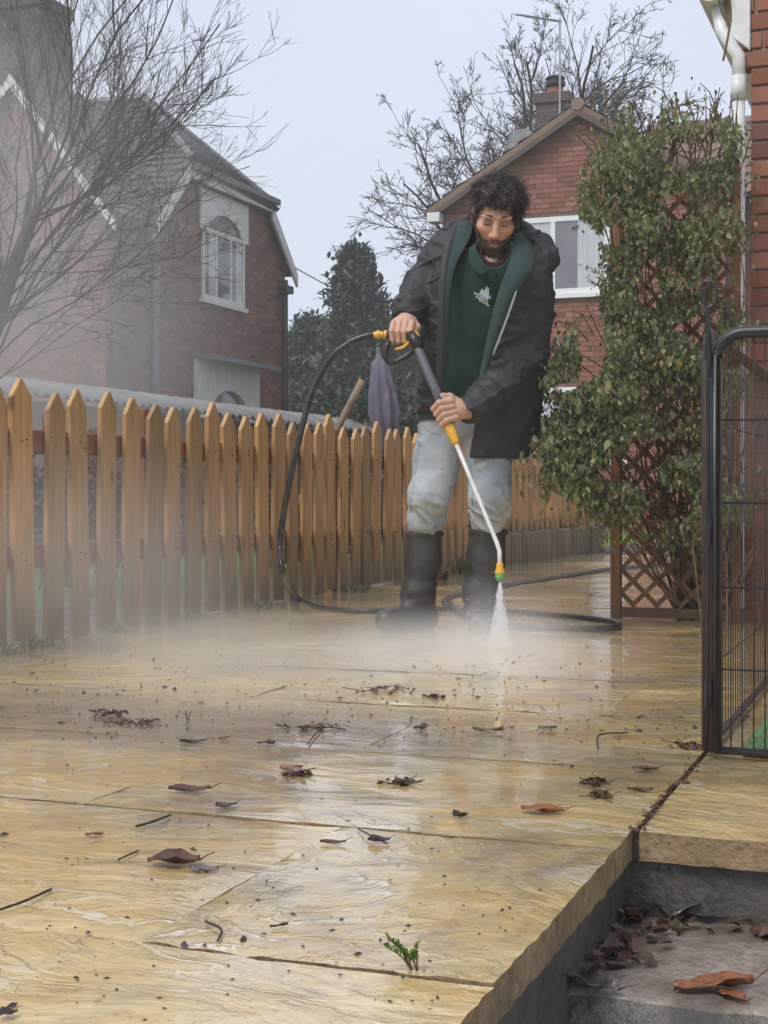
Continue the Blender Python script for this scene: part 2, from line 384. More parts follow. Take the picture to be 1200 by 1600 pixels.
def lay(x0, x1, y0, y1, dz=0.0):
    edge = abs(x1 - EX) < .01 and y0 < 2.2; rot = 0 if edge else R.choice([0, math.pi])
    put('slab', R.choice(edge_slabs if edge else slabs), None, patio, ((x0 + x1) / 2, (y0 + y1) / 2, dz + R.uniform(-.0008, .0008)),
        (R.uniform(-.001, .001), R.uniform(-.001, .001), rot), ((x1 - x0 - 0.0009) / 0.622, (y1 - y0 - 0.009) / 0.622, 1))
for k in range(-2, 18):
    ya = Y0 + (k - 1) * PIT; yb = ya + PIT
    cuts = [EX]
    x = EX - (.66, .43, .90, .66, .30, .78)[k % 6]
    while x > FX + 0.15: cuts.append(x); x -= .90
    cuts.append(FX - 0.02)
    for a_, b_ in zip(cuts[1:], cuts[:-1]): lay(a_, b_, ya, yb)
xr = EX + .010
while xr < 1.6:
    lay(xr, xr + PIT, 2.25, 2.25 + PIT)
    for j in range(1, 6): lay(xr, xr + PIT, 2.25 + j * PIT, 2.25 + (j + 1) * PIT) if True else None
    xr += PIT
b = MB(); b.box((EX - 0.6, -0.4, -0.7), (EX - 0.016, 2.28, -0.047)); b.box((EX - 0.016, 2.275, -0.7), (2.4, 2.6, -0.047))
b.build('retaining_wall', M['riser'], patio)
st = empty('steps', (0, 0, 0)); tag(st, 'worn grey concrete steps going down beside the patio edge', kind='structure')
def tread_mesh(y0, y1, z):
    nx, ny = 60, 14; vs = []; fs = []; x0, x1 = EX - 0.02, 2.4
    for i in range(nx + 1):
        for j in range(ny + 1):
            zz = z + R.uniform(-.0018, .0018) - (0.006 if j == 0 else 0)
            vs.append((x0 + (x1 - x0) * i / nx, y0 + (y1 - y0) * j / ny + (R.uniform(-.004, .004) if j == 0 else 0), zz))
    for i in range(nx):
        for j in range(ny):
            a = i * (ny + 1) + j; fs.append((a, a + ny + 1, a + ny + 2, a + 1))
    n0 = len(vs)
    for i in range(nx + 1): vs.append((vs[i * (ny + 1)][0], vs[i * (ny + 1)][1] + .01, z - 0.3))
    for i in range(nx): fs.append((i * (ny + 1), n0 + i, n0 + i + 1, (i + 1) * (ny + 1)))
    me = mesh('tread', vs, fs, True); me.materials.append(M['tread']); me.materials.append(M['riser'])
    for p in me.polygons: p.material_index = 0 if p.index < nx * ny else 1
    return me
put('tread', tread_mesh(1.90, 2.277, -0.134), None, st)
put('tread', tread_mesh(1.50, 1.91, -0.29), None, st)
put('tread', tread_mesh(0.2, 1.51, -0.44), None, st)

# ------------------------------------------------------------------ bricks and tiles laid piece by piece
def unit_brick(name, m, bevel=0.0):
    q = MB(); q.box((-.5, -.5, -.5), (.5, .5, .5)); me = mesh(name, q.v, q.f)
    me.materials.append(m); return me
def near_brick(name, m):
    """one brick in metres, arrises knocked off"""
    q = MB(); q.box((-.1075, -.05, -.0325), (.1075, .05, .0325)); me = mesh(name, q.v, q.f)
    bm = bmesh.new(); bm.from_mesh(me); bmesh.ops.bevel(bm, geom=bm.edges[:], offset=.004, segments=1, affect='EDGES'); bm.to_mesh(me); bm.free()
    me.materials.append(m); return me
def brickwork(parent, o, u, n, spans, z0, z1, m, limit=300, course=0.075, L=0.225, proud=0.008, score=None, depth=0.03, seed=1):
    """brick courses on the plane through o (world) along u with outward normal n; spans(z) -> list of (u0,u1)"""
    rr = random.Random(seed); u = Vector(u); n = Vector(n); o = Vector(o); up = Vector((0, 0, 1)); off = parent.matrix_basis.translation
    todo = []; c = 0; z = z0
    while z + course <= z1 + 1e-6:
        for (a, b2) in spans(z + course / 2):
            x = math.floor(a / L) * L - (L / 2 if c % 2 else 0) - L
            while x < b2:
                s, e = max(x, a), min(x + L - 0.010, b2); x += L
                if e - s > 0.03: todo.append((s, e, z + 0.005, z + course - 0.005))
        z += course; c += 1
    if score: todo.sort(key=score)
    me = unit_brick('brick', m); ang = math.atan2(u.y, u.x)
    for (s, e, za, zb) in todo[:limit]:
        c_ = o + u * ((s + e) / 2) + up * ((za + zb) / 2) + n * (proud - depth / 2 + rr.uniform(-.0015, .0015)) - off
        put('brick', me, None, parent, c_, (0, 0, ang), (e - s, depth, zb - za))
    rest = todo[limit:]
    if rest:
        q = MB()
        for (s, e, za, zb) in rest:
            pr = proud + rr.uniform(-.0015, .0015); base = o + u * s + up * za + n * pr; U = u * (e - s); V = up * (zb - za); D = -n * pr * 1.5
            q.add([base, base + U, base + U + V, base + V, base + D, base + U + D, base + U + V + D, base + V + D],
                  [(0,1,2,3),(0,4,5,1),(1,5,6,2),(2,6,7,3),(3,7,4,0)])
        tag(q.build('brick_courses', m, parent), kind='stuff')
def tiling(parent, a, b2, up, m, name, w, h, limit=300, thick=0.012, seed=2, curve=False, clip=None, score=None):
    """overlapping tiles on a roof plane: a->b2 along the eaves, up = vector up the slope"""
    rr = random.Random(seed); a = Vector(a); b2 = Vector(b2); up = Vector(up); off = parent.matrix_basis.translation
    e = (b2 - a).normalized(); s = up.normalized(); nn = e.cross(s)
    if nn.z < 0: nn = -nn
    W_, H_ = (b2 - a).length, up.length; cells = []
    r = 0; y = 0.0
    while y < H_:
        x = -(w / 2 if r % 2 and not curve else 0)
        while x < W_:
            if clip is None or clip(x + w / 2, y + h / 2): cells.append((x, y))
            x += w
        y += h; r += 1
    def shape(x, y, j):
        k = []; n = 4 if curve else 1
        for t in range(n + 1):
            q = t / n; lift = (0.028 * math.sin(math.pi * 2 * q) if curve else 0.0)
            for (yy, zz) in ((0, thick + 0.022 + j), (h * 1.15, 0.004)):
                k.append(e * ((q - .5) * (w - 0.006)) + s * (yy - h / 2) + nn * (zz + lift))
        fs = []
        for t in range(n): fs.append((2*t, 2*t+2, 2*t+3, 2*t+1))
        nb = len(k)
        for t in range(n + 1): k.append(k[2 * t] - nn * thick)
        for t in range(n): fs.append((2*t, nb + t, nb + t + 1, 2*t + 2))
        return k, fs
    if score: cells.sort(key=score)
    vs, fs = shape(0, 0, 0); me = mesh(name, vs, fs); me.materials.append(m)
    for (x, y) in cells[:limit]:
        put(name, me, None, parent, a + e * (x + w / 2) + s * (y + h / 2) + nn * rr.uniform(0, .006) - off)
    q = MB()
    for (x, y) in cells[limit:]:
        vs, fs = shape(x, y, rr.uniform(0, .006)); c = a + e * (x + w / 2) + s * (y + h / 2)
        q.add([v + c for v in vs], fs)
    if q.v: tag(q.build('roof_covering', m, parent), kind='stuff')

def tile_mat(name, cols, moss=0.3, rough=0.7):
    k = Mat(name, rough, 0.4); v = k.coord((1, 1, 1), 'Position', False)
    c = k.ramp(k.rnd(), [(i / (len(cols) - 1), x) for i, x in enumerate(cols)])
    f = k.noise(v, 2.0, 5, 0.6)
    c = k.mix(k.ramp(f, [(0.5, 0.0), (0.7, moss)]), c, (0.10, 0.105, 0.05, 1)); k.col(c); k.bump(k.noise(v, 30, 3), 0.3, 0.005); return k.m
M['slate'] = tile_mat('slates', [(0.045,0.046,0.05,1),(0.065,0.066,0.07,1),(0.085,0.083,0.082,1),(0.055,0.056,0.058,1)], 0.6)
M['pantile'] = tile_mat('brown_tiles', [(0.17,0.105,0.08,1),(0.22,0.14,0.105,1),(0.19,0.125,0.10,1),(0.25,0.165,0.13,1)], 0.4)

def window(parent, o, u, n, x0, x1, z0, z1, mull, frame=0.06, trans=None, glass=('glass',), sill=True, fm='upvc', bars=0):
    """frame, mullions and one pane for each light, on the plane through o along u"""
    o = Vector(o); u = Vector(u); n = Vector(n); up = Vector((0, 0, 1))
    def bx(q, a, b2, c, d, t0, t1): q.prism([o + u*a + up*c + n*t0, o + u*b2 + up*c + n*t0, o + u*b2 + up*d + n*t0, o + u*a + up*d + n*t0], n * (t1 - t0))
    q = MB(); t0, t1 = -0.03, 0.034
    bx(q, x0, x0+frame, z0, z1, t0, t1); bx(q, x1-frame, x1, z0, z1, t0, t1)
    bx(q, x0+frame, x1-frame, z0, z0+frame, t0, t1-.002); bx(q, x0+frame, x1-frame, z1-frame, z1, t0, t1-.002)
    w = q.build('window', M[fm], parent); woff = parent.matrix_basis.translation
    edges = [x0 + frame] + [v for c in mull for v in (c - frame * .45, c + frame * .45)] + [x1 - frame]
    for c in mull:
        q = MB(); bx(q, c - frame*.45, c + frame*.45, z0 + frame, z1 - frame, t0 + .004, t1 - .004); q.build('mullion', M[fm], w, off=woff)
    for i in range(0, len(edges), 2):
        zs = [z0 + frame, z1 - frame]
        if trans: zs = [z0 + frame, trans - .02, trans + .02, z1 - frame]
        for k in range(0, len(zs), 2):
            kind = glass[(i // 2 + k // 2) % len(glass)]
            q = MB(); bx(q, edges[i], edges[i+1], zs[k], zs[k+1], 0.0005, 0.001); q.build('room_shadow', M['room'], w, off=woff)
            q = MB(); bx(q, edges[i], edges[i+1], zs[k], zs[k+1], 0.0205, 0.0235); q.build('pane', M['glass'], w, off=woff)
            a_, b_ = (edges[i], edges[i+1]) if kind == 'curtain' else ((edges[i] + (edges[i+1] - edges[i]) * .45, edges[i+1]) if kind == 'glass' else (0, 0))
            if b_ > a_:
                vs = []; fs = []; nn_ = 48
                for j in range(nn_ + 1):
                    t = j / nn_; wv = .008 + .006 * math.sin(t * (b_ - a_) * 95 + math.sin(t * 7) * 2)
                    for zz in (zs[k], zs[k+1]): vs.append(o + u * (a_ + (b_ - a_) * t) + up * zz + n * wv)
                for j in range(nn_): fs.append((2*j, 2*j+2, 2*j+3, 2*j+1))
                q = MB(); q.add(vs, fs); q.build('curtain', M['curtain'], w, True, off=woff)
        if trans: q = MB(); bx(q, edges[i], edges[i+1], trans - .02, trans + .02, t0 + .006, t1 - .012); q.build('glazing_bar', M[fm], w, off=woff)
    if sill: q = MB(); bx(q, x0 - .06, x1 + .06, z0 - .07, z0 - .004, -.06, .07); q.build('sill', M[fm], w, off=woff)
    return w

M['brick_sooty'] = brick_mat('brick_sooty', [(0.085,0.065,0.06,1),(0.11,0.08,0.07,1),(0.14,0.10,0.085,1)])
# ------------------------------------------------------------------ brick house on the left, with half-hipped gable
HX = -10.78; yA, yB, yM = 19.04, 23.80, 21.42; zE, zC, zR = 4.57, 5.55, 6.95; cA, cB = 20.02, 22.96; RX = HX - 1.45
lh = empty('brick_house', (HX, yA, 0)); tag(lh, 'old red brick house with half-hipped slate roof and white bargeboards behind the picket fence', 'house')
poly = [(yA, -.1), (yB, -.1), (yB, zE), (cB, zC), (cA, zC), (yA, zE)]
q = MB()
q.prism([(HX, y, z) for y, z in poly], (-7.0, 0, 0))
q.prism([(HX - 0.01, cA, zC), (HX - 0.01, cB, zC), (RX, yM, zR - .05)], (-2.0, 0, 0)) if False else None
q.build('wall', M['mortar_red'], lh)
win = (20.62, 22.12, 3.58, 5.16); hood = (20.33, 22.55, 2.0, 2.62)
def gspans(z):
    a, b2 = yA, yB
    if z > zE: a = yA + (z - zE) * (cA - yA) / (zC - zE); b2 = yB - (z - zE) * (yB - cB) / (zC - zE)
    r = [(a, b2)]
    for (w0, w1, h0, h1) in (win, (20.45, 22.45, 0.0, 2.6)):
        if h0 - .02 < z < h1 + .02: r = [t for s, e in r for t in ((s, min(e, w0)), (max(s, w1), e)) if t[1] > t[0]]
    return r
brickwork(lh, (HX, 0, 0), (0, 1, 0), (1, 0, 0), gspans, 0.0, zC, M['brick_far'], score=lambda t: abs(t[2] - 3.6) * 3 + abs(t[0] - 21.6))
w = window(lh, (HX + .009, 0, 0), (0, 1, 0), (1, 0, 0), win[0], win[1], win[2], win[3] - .45, [21.1, 21.62], 0.07, None, ('glass', 'glass_dark', 'glass'), fm='white_paint')
# white painted arched head above the window
q = MB(); pts = [(HX + .025, win[0] - .1, win[3] + .14), (HX + .025, win[0] - .1, win[3] - .5)]
for i in range(13):
    a = math.pi * (1 - i / 12); pts.append((HX + .025, (win[0] + win[1]) / 2 + math.cos(a) * .62, win[3] - .52 + math.sin(a) * .34))
pts += [(HX + .025, win[1] + .1, win[3] - .5), (HX + .025, win[1] + .1, win[3] + .14)]
q.prism(pts, (.035, 0, 0)); q.build('arched_window_head', M['white_paint'], lh)
q = MB(); q.prism([(HX + .012, win[0], win[3] - .44), (HX + .012, win[1], win[3] - .44), (HX + .012, win[1], win[3] - .05), (HX + .012, win[0], win[3] - .05)], (.008, 0, 0)); q.build('pane', M['glass_dark'], lh)
# porch hood and arched doorway below
q = MB(); q.prism([(HX + .01, hood[0] - .05, hood[3]), (HX + .01, hood[1] + .05, hood[3]), (HX + .5, hood[1] + .05, hood[3] - .06), (HX + .5, hood[0] - .05, hood[3] - .06)], (0, 0, .07)); q.build('porch_hood', M['lead'], lh)
q = MB(); pts = [(HX + .03, hood[0], hood[3] - .01), (HX + .03, hood[0], .0), (HX + .03, hood[0] + .45, 0.0)]
for i in range(13):
    a = math.pi * (1 - i / 12); pts.append((HX + .03, (hood[0] + hood[1]) / 2 + math.cos(a) * .66, 1.75 + math.sin(a) * .42))
pts += [(HX + .03, hood[1] - .45, 0), (HX + .03, hood[1], 0), (HX + .03, hood[1], hood[3] - .01)]
q.prism(pts, (.08, 0, 0)); q.build('door_surround', M['white_paint'], lh)
q = MB(); q.box((HX + .012, hood[0] + .4, 0), (HX + .03, hood[1] - .4, 2.25)); q.build('door', M['glass_dark'], lh)
# roof planes
ov = 0.16; lo = 0.20
q = MB(); sl = (zC - zE) / (cA - yA)
def rz(y): return zE + 0.07 + (y - yA) * sl if y < yM else zE + 0.07 + (yB - y) * sl
ridge = zE + .07 + (yM - yA) * sl
q.prism([(HX + ov, yA - lo, rz(yA - lo)), (HX + ov, cA, rz(cA)), (RX, yM, ridge), (HX - 8, yM, ridge), (HX - 8, yA - lo, rz(yA - lo))], (0, 0, -.07))
q.prism([(HX + ov, yB + lo, rz(yB + lo)), (HX - 8, yB + lo, rz(yB + lo)), (HX - 8, yM, ridge), (RX, yM, ridge), (HX + ov, cB, rz(cB))], (0, 0, -.07))
q.prism([(HX + ov + .1, cA - .08, rz(cA - .08)), (HX + ov + .1, cB + .08, rz(cB + .08)), (RX, yM, ridge + .004)], (-.05, 0, -.06))
rf = q.build('roof', M['slate'], lh)
H_ = math.hypot(yM - yA + lo, ridge - rz(yA - lo))
def clipA(x, y):
    f = y / H_; yy = yA - lo + f * (yM - yA + lo); xx = HX - 8 + x
    lim = HX + ov if yy < cA else HX + ov + (RX - HX - ov) * (yy - cA) / (yM - cA)
    return HX - 3.4 < xx < lim
tiling(lh, (HX - 8, yA - lo, rz(yA - lo)), (HX + ov, yA - lo, rz(yA - lo)), (0, yM - yA + lo, ridge - rz(yA - lo)), M['slate'], 'slate', .24, .17, 300, clip=clipA, score=lambda c: -c[0])
hh = Vector((RX - HX - ov - .1, 0, ridge - rz(cA - .08)))
def clipB(x, y):
    f = y / hh.length; half = (cB - cA) / 2 + .08; return abs(x - half) < half * (1 - f) + .05
tiling(lh, (HX + ov + .1, cA - .08, rz(cA - .08)), (HX + ov + .1, cB + .08, rz(cB + .08)), hh, M['slate'], 'slate', .24, .17, 0, clip=clipB)
q = MB(); q.tube([(HX - 8, yM, ridge + .03), (RX, yM, ridge + .03)], .09, 8); q.tube([(RX, yM, ridge + .03), (HX + ov, cA, rz(cA) + .02)], .06, 6); q.tube([(RX, yM, ridge + .03), (HX + ov, cB, rz(cB) + .02)], .06, 6)
q.build('ridge', M['lead'], lh)
for (p0, p1) in (((yA - lo, rz(yA - lo)), (cA, rz(cA))), ((yB + lo, rz(yB + lo)), (cB, rz(cB)))):
    q = MB(); q.prism([(HX + ov - .03, p0[0], p0[1] - .05), (HX + ov - .03, p1[0], p1[1] - .05), (HX + ov - .03, p1[0], p1[1] - .28), (HX + ov - .03, p0[0], p0[1] - .26)], (.045, 0, 0)); q.build('bargeboard', M['white_paint'], lh)
q = MB(); q.box((HX + ov - .02, cA, rz(cA) - .30), (HX + ov + .03, cB, rz(cA) - .13)); q.build('fascia', M['white_paint'], lh)
q = MB(); q.box((HX + ov + .032, cA - .05, rz(cA) - .17), (HX + ov + .13, cB + .05, rz(cA) - .08)); q.build('gutter', M['lead'], lh)
q = MB(); q.tube([(HX + .06, yB - .1, 0), (HX + .06, yB - .1, zE - .3)], .05, 8); q.box((HX + .02, yB - .35, zE - .55), (HX + .2, yB - .05, zE - .42)); q.build('downpipe', M['black_plastic'], lh)
q = MB(); q.tube([(HX + .06, yA + .05, 0), (HX + .06, yA + .05, zE - .2)], .055, 8); q.build('downpipe', M['lead'], lh)
q = MB(); q.tube([(HX - 8, yA - lo - .05, rz(yA - lo) - .06), (HX + ov, yA - lo - .05, rz(yA - lo) - .06)], .06, 8); q.build('gutter', M['lead'], lh)
# projecting wing with its own gable towards the patio, chimney on it
wy = yA - 1.2; e1 = PYW(178, 332, wy); wx1 = e1.x; ap = PYW(24, 128, wy); half = wx1 - ap.x
q = MB(); wpoly = [(wx1 - .12, -.1), (wx1 - .12, e1.z), (ap.x, ap.z), (ap.x - half + .12, e1.z), (ap.x - half + .12, -.1)]
q.prism([(x, wy, z) for x, z in wpoly][::-1], (0, 3.0, 0)); q.build('wing_wall', M['mortar_red'], lh)
def wspans(z):
    if z < e1.z: return [(ap.x - half + .12, wx1 - .12)]
    f = (z - e1.z) / (ap.z - e1.z); return [(ap.x - (half - .12) * (1 - f), ap.x + (half - .12) * (1 - f))]
brickwork(lh, (0, wy, 0), (1, 0, 0), (0, -1, 0), wspans, 0.0, ap.z - .1, M['brick_far'], 0)
brickwork(lh, (wx1 - .12, 0, 0), (0, 1, 0), (1, 0, 0), lambda z: [(wy, yA)], 0.0, e1.z - .1, M['brick_far'], 0)
for sgn in (1, -1):
    ee = (ap.x + sgn * (half + .1), e1.z - .12); aa = (ap.x, ap.z + .1)
    q = MB(); q.prism([(ee[0], wy - .15, ee[1]), (aa[0], wy - .15, aa[1]), (aa[0], wy - .15, aa[1] - .2), (ee[0], wy - .15, ee[1] - .17)], (0, .04, 0)); q.build('bargeboard', M['white_paint'], lh)
    yr = yA + (aa[1] - zE) / sl + .1
    q = MB(); q.prism([(ee[0], wy - .17, ee[1]), (aa[0], wy - .17, aa[1]), (aa[0], yr, aa[1]), (ee[0], yA - .12, ee[1])], (0, 0, .08)); q.build('wing_roof', M['slate'], lh)
    if sgn > 0: tiling(lh, (ee[0], wy - .17, ee[1] + .08), (ee[0], yr, ee[1] + .08), (aa[0] - ee[0], 0, aa[1] - ee[1]), M['slate'], 'slate', .24, .17, 0, clip=lambda x, y: wy - .17 + x < yA - .12 + (yr - yA + .12) * y / math.hypot(aa[0] - ee[0], aa[1] - ee[1]))
q = MB(); cc0 = PYW(2, 400, wy + .6); cc1 = PYW(80, 400, wy + .6); ct = PYW(40, 22, wy + .6).z
q.box((cc0.x, wy + .3, ap.z - 1.2), (cc1.x, wy + 1.1, ct)); q.box((cc0.x - .05, wy + .25, ct + .002), (cc1.x + .05, wy + 1.15, ct + .16)); ch = q.build('chimney', M['brick_sooty'], lh)
brickwork(lh, (0, wy + .3, 0), (1, 0, 0), (0, -1, 0), lambda z: [(cc0.x, cc1.x)], ap.z - .9, ct, M['brick_sooty'], 0)
q = MB()
for cx in (.25, .75): q.lathe((cc0.x + (cc1.x - cc0.x) * cx, wy + .7, ct + .15), (0, 0, 1), [(0, .13), (.05, .12), (.35, .11), (.40, .13), (.45, .13)], 10)
q.build('chimney_pot', M['brick_red'], ch, off=(HX, yA, 0))

# ------------------------------------------------------------------ red brick house behind the man
QY = 21.6; ax, az = -4.95, 6.16; ex, ez = -7.08, 4.88; hw = ax - ex
rh = empty('gabled_house', (ax, QY, 0)); tag(rh, 'red brick house with plain gable, white upstairs window and chimney behind the man', 'house')
q = MB(); q.prism([(ex, QY, -.1), (ax + hw, QY, -.1), (ax + hw, QY, ez), (ax, QY, az), (ex, QY, ez)], (0, 7, 0)); q.build('wall', M['mortar_red'], rh)
rw = (-5.90, -4.50, 3.50, 4.66); rg = (-5.75, -4.3, 1.0, 2.1)
def rspans(z):
    f = max(0, (z - ez) / (az - ez)); r = [(ax - hw * (1 - f), ax + hw * (1 - f))]
    for (w0, w1, h0, h1) in (rw, rg):
        if h0 - .03 < z < h1 + .03: r = [t for s, e in r for t in ((s, min(e, w0)), (max(s, w1), e)) if t[1] > t[0]]
    return r
brickwork(rh, (0, QY, 0), (1, 0, 0), (0, -1, 0), rspans, 0.0, az - .05, M['brick_red'], score=lambda t: (0 if t[2] > 4.0 and t[0] < -4.6 else 5) + abs(t[2] - 5.0) + abs(t[0] + 5.6))
window(rh, (0, QY - .004, 0), (1, 0, 0), (0, -1, 0), rw[0], rw[1], rw[2], rw[3], [-5.36], 0.075, None, ('curtain', 'glass'))
window(rh, (0, QY - .004, 0), (1, 0, 0), (0, -1, 0), rg[0], rg[1], rg[2], rg[3], [-5.05], 0.075, None, ('curtain', 'glass'))
for sgn in (-1, 1):
    e0 = Vector((ax + sgn * (hw + .22), QY - .18, ez - .10)); a0 = Vector((ax, QY - .18, az + .04))
    q = MB(); q.prism([e0, a0, a0 + Vector((0, 0, .10)), e0 + Vector((0, 0, .10))], (0, 7.2, 0)); q.build('roof', M['pantile'], rh)
    q = MB(); q.prism([e0 + Vector((0, -.012, -.005)), a0 + Vector((0, -.012, -.005)), a0 + Vector((0, -.012, -.09)), e0 + Vector((0, -.012, -.09))], (0, .03, 0)); q.build('verge', M['brick_sooty'], rh)
    tiling(rh, e0 + Vector((0, 0, .1)) if sgn < 0 else e0 + Vector((0, 7.2, .1)), e0 + Vector((0, 7.2, .1)) if sgn < 0 else e0 + Vector((0, 0, .1)), a0 - e0, M['pantile'], 'roof_tile', .3, .28, 0, curve=True)
q = MB(); q.prism([(ex - .22, QY - .2, ez - .2), (ex - .02, QY - .2, ez - .2), (ex - .02, QY - .2, ez - .06), (ex - .22, QY - .2, ez - .06)], (0, .25, 0)); q.build('eaves_end', M['white_paint'], rh)
# main range behind, ridge along x
q = MB(); my = QY + 2.2; mz = 6.35; q.prism([(ax + .6, QY + .6, 4.9), (ax + .6, my, mz), (ax + .6, QY + 3.8, 4.9)], (7.0, 0, 0)); q.build('main_roof', M['pantile'], rh)
q = MB(); q.prism([(ax + .8, QY + .85, -.1), (ax + 7.6, QY + .85, -.1), (ax + 7.6, QY + .85, 5.0), (ax + .8, QY + .85, 5.0)], (0, 3, 0)); q.build('main_wall', M['mortar_red'], rh)
brickwork(rh, (0, QY + .85, 0), (1, 0, 0), (0, -1, 0), lambda z: [(ax + .8, ax + 7.6)], 0.0, 4.9, M['brick_red'], 0)
tiling(rh, (ax + .6, QY + .6, 4.92), (ax + 7.6, QY + .6, 4.92), (0, my - QY - .6, mz - 4.9), M['pantile'], 'roof_tile', .29, .27, 300, curve=True, score=lambda c: -c[1])
q = MB(); q.tube([(ax + .6, my, mz + .02), (ax + 7.6, my, mz + .02)], .11, 8); q.tube([(ax, QY - .2, az + .12), (ax, QY + 6.9, az + .12)], .1, 8); q.build('ridge', M['pantile'], rh)
# chimney, pot, cowl
cy0 = 22.3; c0 = PYW(838, 300, cy0); c1 = PYW(886, 300, cy0); ctop = PYW(860, 158, cy0).z
q = MB(); q.box((c0.x, cy0, 5.3), (c1.x, cy0 + .5, ctop)); chm = q.build('chimney', M['mortar'], rh)
brickwork(rh, (0, cy0, 0), (1, 0, 0), (0, -1, 0), lambda z: [(c0.x, c1.x)], 5.6, ctop, M['brick_sooty'], 0)
q = MB(); q.box((c0.x - .04, cy0 - .045, ctop - .02), (c1.x + .04, cy0 + .54, ctop + .13)); q.build('chimney_cap', M['brick_sooty'], chm, off=(ax, QY, 0))
cm = (c0.x + c1.x) / 2; q = MB(); q.lathe((cm, cy0 + .25, ctop + .12), (0, 0, 1), [(0, .13), (.04, .12), (.16, .11)], 12); q.build('chimney_pot', M['brick_red'], chm, off=(ax, QY, 0))
q = MB(); q.lathe((cm, cy0 + .25, ctop + .27), (0, 0, 1), [(0, .12), (.03, .16), (.09, .16), (.10, .11), (.13, .11), (.14, .16), (.17, .14)], 12); q.build('cowl', M['black_plastic'], chm, off=(ax, QY, 0))
ae = empty('television_aerial', (c1.x + .02, cy0 + .02, ctop - .4)); tag(ae, 'thin television aerial on a tall pole strapped to the chimney', 'aerial')
tp = PYW(876, 30, cy0); bl = PYW(806, 24, cy0 - .2)
q = MB(); q.tube([(tp.x, cy0 - .05, ctop - .5), (tp.x, cy0 - .05, tp.z)], .017, 6); q.build('pole', M['galv'], ae)
q = MB(); q.tube([(tp.x + .03, cy0 - .05, tp.z - .05), (bl.x, cy0 - .25, bl.z)], .016, 6)
q.build('boom', M['galv'], ae)
q = MB()
for i in range(12):
    f = .05 + .07 * i; p = Vector((tp.x, cy0 - .05, tp.z - .05)).lerp(Vector((bl.x, cy0 - .25, bl.z)), f); q.tube([p + Vector((-.03, -.12, 0)), p + Vector((.03, .12, 0))], .006, 4)
q.build('elements', M['galv'], ae)
q = MB(); dc = PYW(815, 226, cy0 + .4); q.lathe(dc, (-.35, -1, .35), [(0, .05), (.015, .16), (.06, .25), (.07, .25), (.03, .15)], 16); dsh = q.build('satellite_dish', M['lead'], None, True)
q = MB(); q.tube([dc + Vector((0, .02, -.1)), dc + Vector((.05, .35, -.75))], .02, 6); q.build('bracket', M['galv'], dsh)
tag(dsh, 'grey satellite dish on the far slope of the gabled roof', 'satellite dish')
# ------------------------------------------------------------------ picket fence
M['pen_nail'] = simple('rusty_nail', (.06, .035, .025, 1), .6, .4, 40, .1, metal=.5)
fe = empty('picket_fence', (FX, 4.0, 0)); tag(fe, 'orange-brown stained picket fence with pointed tops along the patio', 'fence')
def picket_mesh(seed):
    rr = random.Random(seed); w, t, h = .114, .021, .885; q = []
    prof = [(-w/2, .0), (w/2, 0), (w/2, h - .062), (w*.05, h), (-w*.05, h), (-w/2, h - .062)]
    prof = [(a + rr.uniform(-.0015, .0015), b + rr.uniform(-.003, .003)) for a, b in prof]
    vs = [(0, a, b) for a, b in prof] + [(t, a, b) for a, b in prof]; n = len(prof)
    fs = [tuple(range(n))[::-1], tuple(range(n, 2*n))] + [(i, (i+1) % n, (i+1) % n + n, i + n) for i in range(n)]
    me = mesh('picket', vs, fs); me.materials.append(M['picket']); me.materials.append(M['picket_end'])
    bm = bmesh.new(); bm.from_mesh(me); bm.faces.ensure_lookup_table()
    for f in bm.faces:
        if f.normal.z > .3: f.material_index = 1
    bmesh.ops.bevel(bm, geom=[e for e in bm.edges], offset=.0025, segments=1, affect='EDGES'); bm.to_mesh(me); bm.free(); return me
pks = [picket_mesh(s) for s in range(5)]
q = MB(); q.lathe((0, 0, 0), (1, 0, 0), [(-.004, .0035), (.0005, .0035), (.0012, .002)], 7); nailm = mesh('nail', q.v, q.f); nailm.materials.append(M['pen_nail'])
y = 3.62; i = 0
while y < 13.2:
    put('picket', R.choice(pks), None, fe, (R.uniform(-.002, .003), y - 4.0, R.uniform(-.022, .012) + .012),
        (R.gauss(0, .012), R.uniform(-.014, .014), R.uniform(-.03, .03)), (1, R.uniform(.93, 1.05), R.uniform(.975, 1.025)))
    for zn in (.69, .71, .29, .31):
        if i % 2 == 0 or R.random() < .8: put('nail', nailm, None, fe, (.0215 + .003, y - 4.0 + R.uniform(-.03, .03), zn + R.uniform(-.008, .008)))
    y += .167 + R.uniform(-.012, .012); i += 1
for z in (.30, .70):
    for k in range(5):
        q = MB(); q.box((FX - .052, 3.3 + k * 2.0, z - .04), (FX - .002, 3.3 + k * 2.0 + 1.995, z + .04)); q.build('rail', M['rail'], fe, bevel=.004)
for k in range(6):
    q = MB(); q.box((FX - .135, 3.25 + k * 1.98, -.05), (FX - .055, 3.33 + k * 1.98, .86)); q.build('post', M['rail'], fe, bevel=.005)
# ------------------------------------------------------------------ low timber edging at the far end of the patio
ed = empty('timber_edging', (FX + .06, 9.5, 0)); tag(ed, 'low weathered upright timber edging at the foot of the far fence', 'edging')
q = MB(); q.box((-.03, -.045, -.02), (.03, .045, .23)); me = mesh('edging_stake', q.v, q.f)
bm = bmesh.new(); bm.from_mesh(me); bmesh.ops.bevel(bm, geom=bm.edges[:], offset=.014, segments=1, affect='EDGES'); bm.to_mesh(me); bm.free(); me.materials.append(M['edging'])
y = 9.6
while y < 13.4:
    put('edging_stake', me, None, ed, (R.uniform(-.006, .006), y - 9.5, R.uniform(-.01, .01)), (0, 0, R.uniform(-.1, .1))); y += .096
